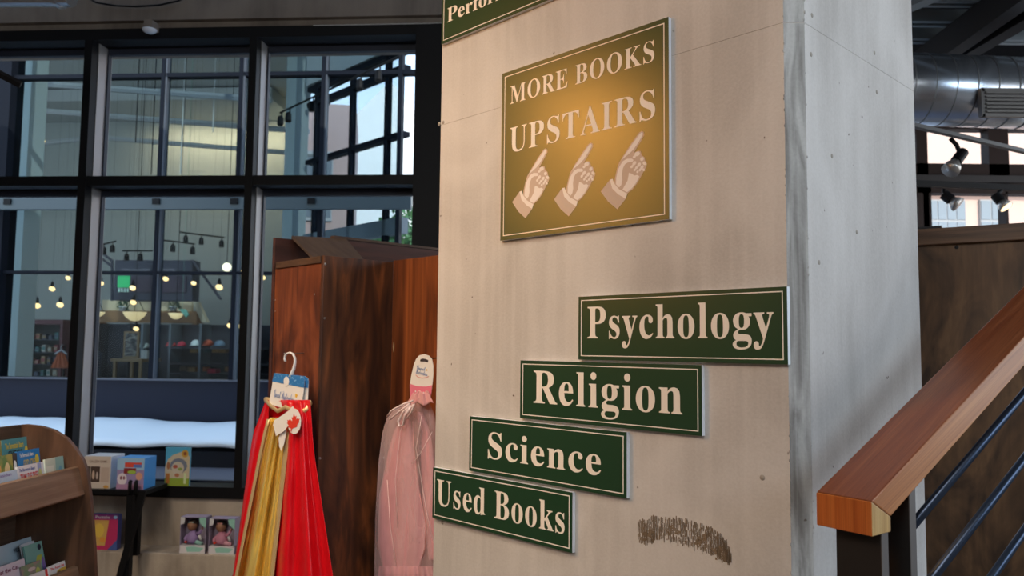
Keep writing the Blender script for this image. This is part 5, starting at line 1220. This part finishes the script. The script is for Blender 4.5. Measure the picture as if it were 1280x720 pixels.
g = at_depth(425, 400, 25); block('white_building', 'sunlit white gabled building beyond the angled glazing', (g.x, g.y, 0), R(16), 2.8, 6, 8.6, (.82, .82, .80), 1, 1, gable=1.6, wfrac=.01, wz=(.2, .3))
g = at_depth(345, 400, 19); block('brick_building', 'pinkish brick building behind the angled glazing', (g.x, g.y, 0), R(10), 1.75, 3, 7.5, (.42, .30, .28), 2, 1, wfrac=.4)
g = at_depth(494, 400, 40); block('low_brick_building', 'low reddish brick building under the blue sky', (g.x, g.y, 0), R(-8), 6, 6, 10.3, (.40, .27, .22), 1, 3, wz=(8.2, 9.4), wfrac=.3)
TRL = mat('tree_leaf', (.05, .14, .05), .7)
for k, (px, py, dd, r_) in enumerate(((509, 300, 17, .75), (488, 318, 19, .6))):
    p_ = at_depth(px, py, dd); tr = thing('street_tree', ('leafy green tree at the corner beyond the black jamb', 'smaller green tree behind the shop corner')[k], 'tree', WORLD, (p_.x, p_.y, 0))
    obj('trunk', MB().tube([(p_.x, p_.y, 0), (p_.x + .05, p_.y, p_.z * .6), (p_.x, p_.y, p_.z)], [.12, .09, .05], 8), mat('bark', (.08, .06, .04), .9), tr)
    b_ = MB()
    for j in range(700):
        d = Vector((rnd.gauss(0, 1), rnd.gauss(0, 1), rnd.gauss(0, .9))).normalized() * r_ * rnd.random() ** .4
        c = p_ + d; e1 = Vector((rnd.gauss(0, 1), rnd.gauss(0, 1), rnd.gauss(0, 1))).normalized() * .09; e2 = e1.orthogonal().normalized() * .05
        kk = len(b_.v); b_.v += [tuple(c - e1), tuple(c + e2), tuple(c + e1), tuple(c - e2)]; b_.f.append((kk, kk + 1, kk + 2, kk + 3))
    obj('foliage', b_, TRL, tr, kind='stuff')

# ================================================================== RIGHT BACKGROUND
VF = Frame((0, 8.7, 0), 0)
FB = mat('brown_frame', (.03, .017, .014), .6, spec=.2)
w2 = thing('window_2', 'dark framed clerestory windows behind the duct at the right', None, VF, (4.6, 0, 0), kind='structure')
def vb(name, p0_, p1_, py0, py1, y0=-.05, y1=.1, mt=FB):
    xa = VF.hit(p0_, 200)[0]; xb = VF.hit(p1_, 200)[0]; za = VF.hit(1220, py1)[1]; zb_ = VF.hit(1220, py0)[1]
    return obj(name, MB().box(xa, xb, y0, y1, za, zb_), mt, w2)
vb('post', 1143, 1157, 60, 330); vb('post', 1233, 1258, 60, 236); vb('post', 1150, 1160, 236, 330)
for p in (1352, 1450): vb('post', p - 8, p + 12, 60, 330)
vb('transom', 1120, 1560, 206, 222); vb('transom', 1120, 1560, 230, 243); vb('light_strip', 1120, 1560, 222, 230, -.12, .1, mat('strip_grey', (.05, .046, .046), .6, spec=.2)); vb('head', 1120, 1560, 40, 163); vb('sill_wall', 1120, 1560, 330, 560, mt=WALLD)
vb('thin_post', 1252, 1255, 240, 330)
for a, c in ((1157, 1233), (1258, 1344), (1364, 1442)):
    xa = VF.hit(a, 200)[0]; xb = VF.hit(c, 200)[0]; obj('pane', MB().box(xa, xb, .04, .046, VF.hit(1220, 206)[1], VF.hit(1220, 163)[1]), GLASS3, w2)
xa = VF.hit(1160, 200)[0]; xb = VF.hit(1560, 200)[0]; obj('pane', MB().box(xa, xb, .04, .046, VF.hit(1220, 330)[1], VF.hit(1220, 243)[1]), GLASS3, w2)
pb_ = at_depth(1120, 400, 22)
PF2 = Frame((pb_.x, pb_.y, 0), 0)
PINK = mat('pink_brick', (.64, .45, .37), .8)
pbn = thing('pink_building', 'sunlit pinkish building with grey windows seen through the right windows', 'building', PF2, (6, 0, 0))
obj('wall', MB().box(0, 16, 0, 5, -.5, 13), PINK, pbn)
def pw(p0_, p1_, py0, py1):
    a, z1_ = PF2.hit(p0_, py0); c, z0_ = PF2.hit(p1_, py1); f_ = obj('window', MB().box(a, c, -.08, .0, z0_, z1_), mat('window_frame_grey', (.36, .36, .36), .6), pbn)
    nx = max(1, round((p1_ - p0_) / 14)); nz = 3
    for i in range(nx):
        for j in range(nz):
            u0, u1 = a + (c - a) * (i + .06) / nx, a + (c - a) * (i + .94) / nx; v0, v1 = z0_ + (z1_ - z0_) * (j + .06) / nz, z0_ + (z1_ - z0_) * (j + .94) / nz
            obj('pane', MB().box(u0, u1, -.1, -.08, v0, v1), mat('pane_pale', (.22, .26, .29), .6), f_)
pw(1158, 1207, 250, 330); pw(1223, 1253, 250, 330); pw(1300, 1345, 250, 330); pw(1370, 1410, 250, 330)
obj('cornice', MB().box(-.1, 16, -.25, 0, PF2.hit(1200, 243)[1], PF2.hit(1200, 238)[1]), PINK, pbn)
# spiral duct
DUCT = mat('galvanised', (.60, .67, .76), .25, .92, bump=((6, 6, 6), .04, .01))
dz_ = VF.hit(1200, 113, -2.7)[1]
da = WORLD.hit(1100, 110, 6.0); db = WORLD.hit(1420, 120, 6.0)
rD = .27
dct = thing('spiral_duct', 'large galvanised spiral duct with a grille, right of the pillar', 'duct', WORLD, (da[0], 6, da[1] - rD))
pa_, pb2 = Vector((da[0] - .4, 6, da[1] + .012)), Vector((db[0], 6.05, db[1]))
obj('duct_pipe', MB().tube([pa_, pb2], rD, 48), DUCT, dct, smooth=True)
ax = (pb2 - pa_).normalized(); Ln = (pb2 - pa_).length
k = 0
for k in range(int(Ln / .155)):
    p_ = pa_ + ax * (.08 + k * .155); obj('spiral_seam', MB().tube([p_ - ax * .004, p_ + ax * .004], rD + .003, 48), mat('seam', (.12, .125, .13), .5, .5), dct, smooth=False)
g0 = WORLD.hit(1229, 115, 5.73); g1 = WORLD.hit(1330, 144, 5.73)
STG = mat('grille_metal', (.16, .155, .15), .45, .6)
gr = obj('grille', MB().box(g0[0], g1[0], 5.715, 5.80, g1[1], g0[1]), mat('grille_dark', (.09, .085, .085), .5), dct)
obj('grille_frame', MB().box(g0[0] - .02, g1[0], 5.71, 5.75, g0[1], g0[1] + .025).box(g0[0] - .02, g1[0], 5.71, 5.75, g1[1] - .02, g1[1]).box(g0[0] - .025, g0[0], 5.71, 5.75, g1[1] - .02, g0[1] + .025), STG, dct)
for j in range(6):
    z = g1[1] + (g0[1] - g1[1]) * (j + .5) / 6; obj('louvre', MB().box(g0[0], g1[0], 5.69, 5.715, z - .006, z + .006), STG, gr)
hz_ = thing('duct_strap', 'two metal hanger straps over the spiral duct', 'strap', WORLD, (4.0, 6, dz_)) if False else None
# ceiling joists, sloping beams
JM = mat('joist_paint', (.16, .19, .21), .5)
zj_ = 4.22
for k, py in enumerate((3, 8.5, 28, 33.5, 50, 54.5)):
    x_, y_ = WORLD.hitz(1200, py, zj_)
    o = obj('roof_joist', MB().box(1.6, 4.9, y_ - .02, y_ + .02, zj_, zj_ + .10), JM, None, WORLD); tag(o, 'grey steel roof joist above the duct, %s from the top of the frame' % ordn[k], 'joist', 'roof joists above the duct')
for k, (p, q) in enumerate((((1192, 68), (1300, -8)), ((1212, 71), (1320, 8)))):
    a = WORLD.hitz(*p, 3.98); c = WORLD.hitz(*q, 3.98)
    d = Vector((c[0] - a[0], c[1] - a[1], 0)).normalized(); nrm = Vector((-d.y, d.x, 0)) * .06
    A_ = Vector((a[0], a[1], 3.98)) - d * 1; C_ = Vector((c[0], c[1], 3.98)) + d * 1.5
    o = obj('ceiling_beam', MB().prism([A_ - nrm, C_ - nrm, C_ + nrm, A_ + nrm], (0, 0, .22)), mat('beam_black', (.009, .009, .011), .55, spec=.2), None, WORLD); tag(o, ('dark diagonal ceiling beam, left of the pair above the duct', 'dark diagonal ceiling beam, right of the pair above the duct')[k], 'beam', 'diagonal ceiling beams')
# pale flange crossing at the very top beside the pillar
a = WORLD.hitz(1128, 16, 4.1); c = WORLD.hitz(1180, -6, 4.1)
d = Vector((c[0] - a[0], c[1] - a[1], 0)).normalized(); nrm = Vector((-d.y, d.x, 0)) * .05
A_ = Vector((a[0], a[1], 4.1)) - d * .4; C_ = Vector((c[0], c[1], 4.1)) + d * .8
o = obj('ceiling_strut', MB().prism([A_ - nrm, C_ - nrm, C_ + nrm, A_ + nrm], (0, 0, .05)), JM, None, WORLD); tag(o, 'short grey ceiling strut at the top edge beside the pillar', 'strut')
# track lights at the right
TRG = mat('track_grey', (.06, .062, .066), .45, .4); CONE = mat('lamp_cone', (.45, .43, .40), .3, .7)
ht = at_depth(1150, 163, 4.9).z
a = WORLD.hitz(1120, 154, ht); c = WORLD.hitz(1300, 196, ht)
t = thing('track_light', 'grey track with one black spotlight under the spiral duct', 'light', WORLD, (a[0], a[1], ht), 'track lights at the right')
d = (Vector((c[0], c[1], ht)) - Vector((a[0], a[1], ht))).normalized(); nn = Vector((-d.y, d.x, 0)) * .02
obj('track', MB().prism([Vector((a[0], a[1], ht)) - nn, Vector((c[0], c[1], ht)) - nn, Vector((c[0], c[1], ht)) + nn, Vector((a[0], a[1], ht)) + nn], (0, 0, .024)), TRG, t)
def spot(par, stem_a, body0, body1, rim, depth, rb, rr_, lit=False):
    s0 = at_depth(*stem_a, depth); q0 = at_depth(*body0, depth); q1 = at_depth(*body1, depth - .03); q2_ = at_depth(*rim, depth - .06)
    h = obj('spot_head', MB().tube([q0, q1], rb, 14), BLACK, par, smooth=False)
    obj('reflector', MB().tube([q1, q1 + (q2_ - q1) * .5, q2_], [rb * .7, rr_ * .85, rr_], 16), CONE, h, smooth=True)
    obj('stem', MB().tube([s0, s0 + (q0 - s0) * .5 + Vector((0, 0, -.0)), q0 + (q1 - q0) * .35], .014, 8), BLACK, h, smooth=True)
    if lit:
        obj('lamp_face', MB().tube([q2_ - (q2_ - q1).normalized() * .012, q2_ + (q2_ - q1).normalized() * .003], rr_ * .85, 16), mat('lamp_lit', (1, .8, .5), .4, emit=1.6, emitcol=(1, .75, .4)), h)
spot(t, (1188, 173), (1204, 190), (1195, 202), (1188, 213), 5.0, .034, .055)
ht2 = at_depth(1150, 233, 6.3).z
a = WORLD.hitz(1110, 231, ht2); c = WORLD.hitz(1310, 240, ht2)
t = thing('track_light', 'black track with two spotlights below the window transom at the right', 'light', WORLD, (a[0], a[1], ht2), 'track lights at the right')
A_ = Vector((a[0], a[1], ht2)); C_ = Vector((c[0], c[1], ht2)); nn = Vector((0, .025, 0))
obj('track', MB().prism([A_ - nn, C_ - nn, C_ + nn, A_ + nn], (0, 0, .045)), BLACK, t)
spot(t, (1180, 236), (1180, 243), (1189, 250), (1198, 256), 6.3, .042, .062)
spot(t, (1252, 238), (1244, 244), (1251, 252), (1258, 259), 6.3, .038, .055, True)
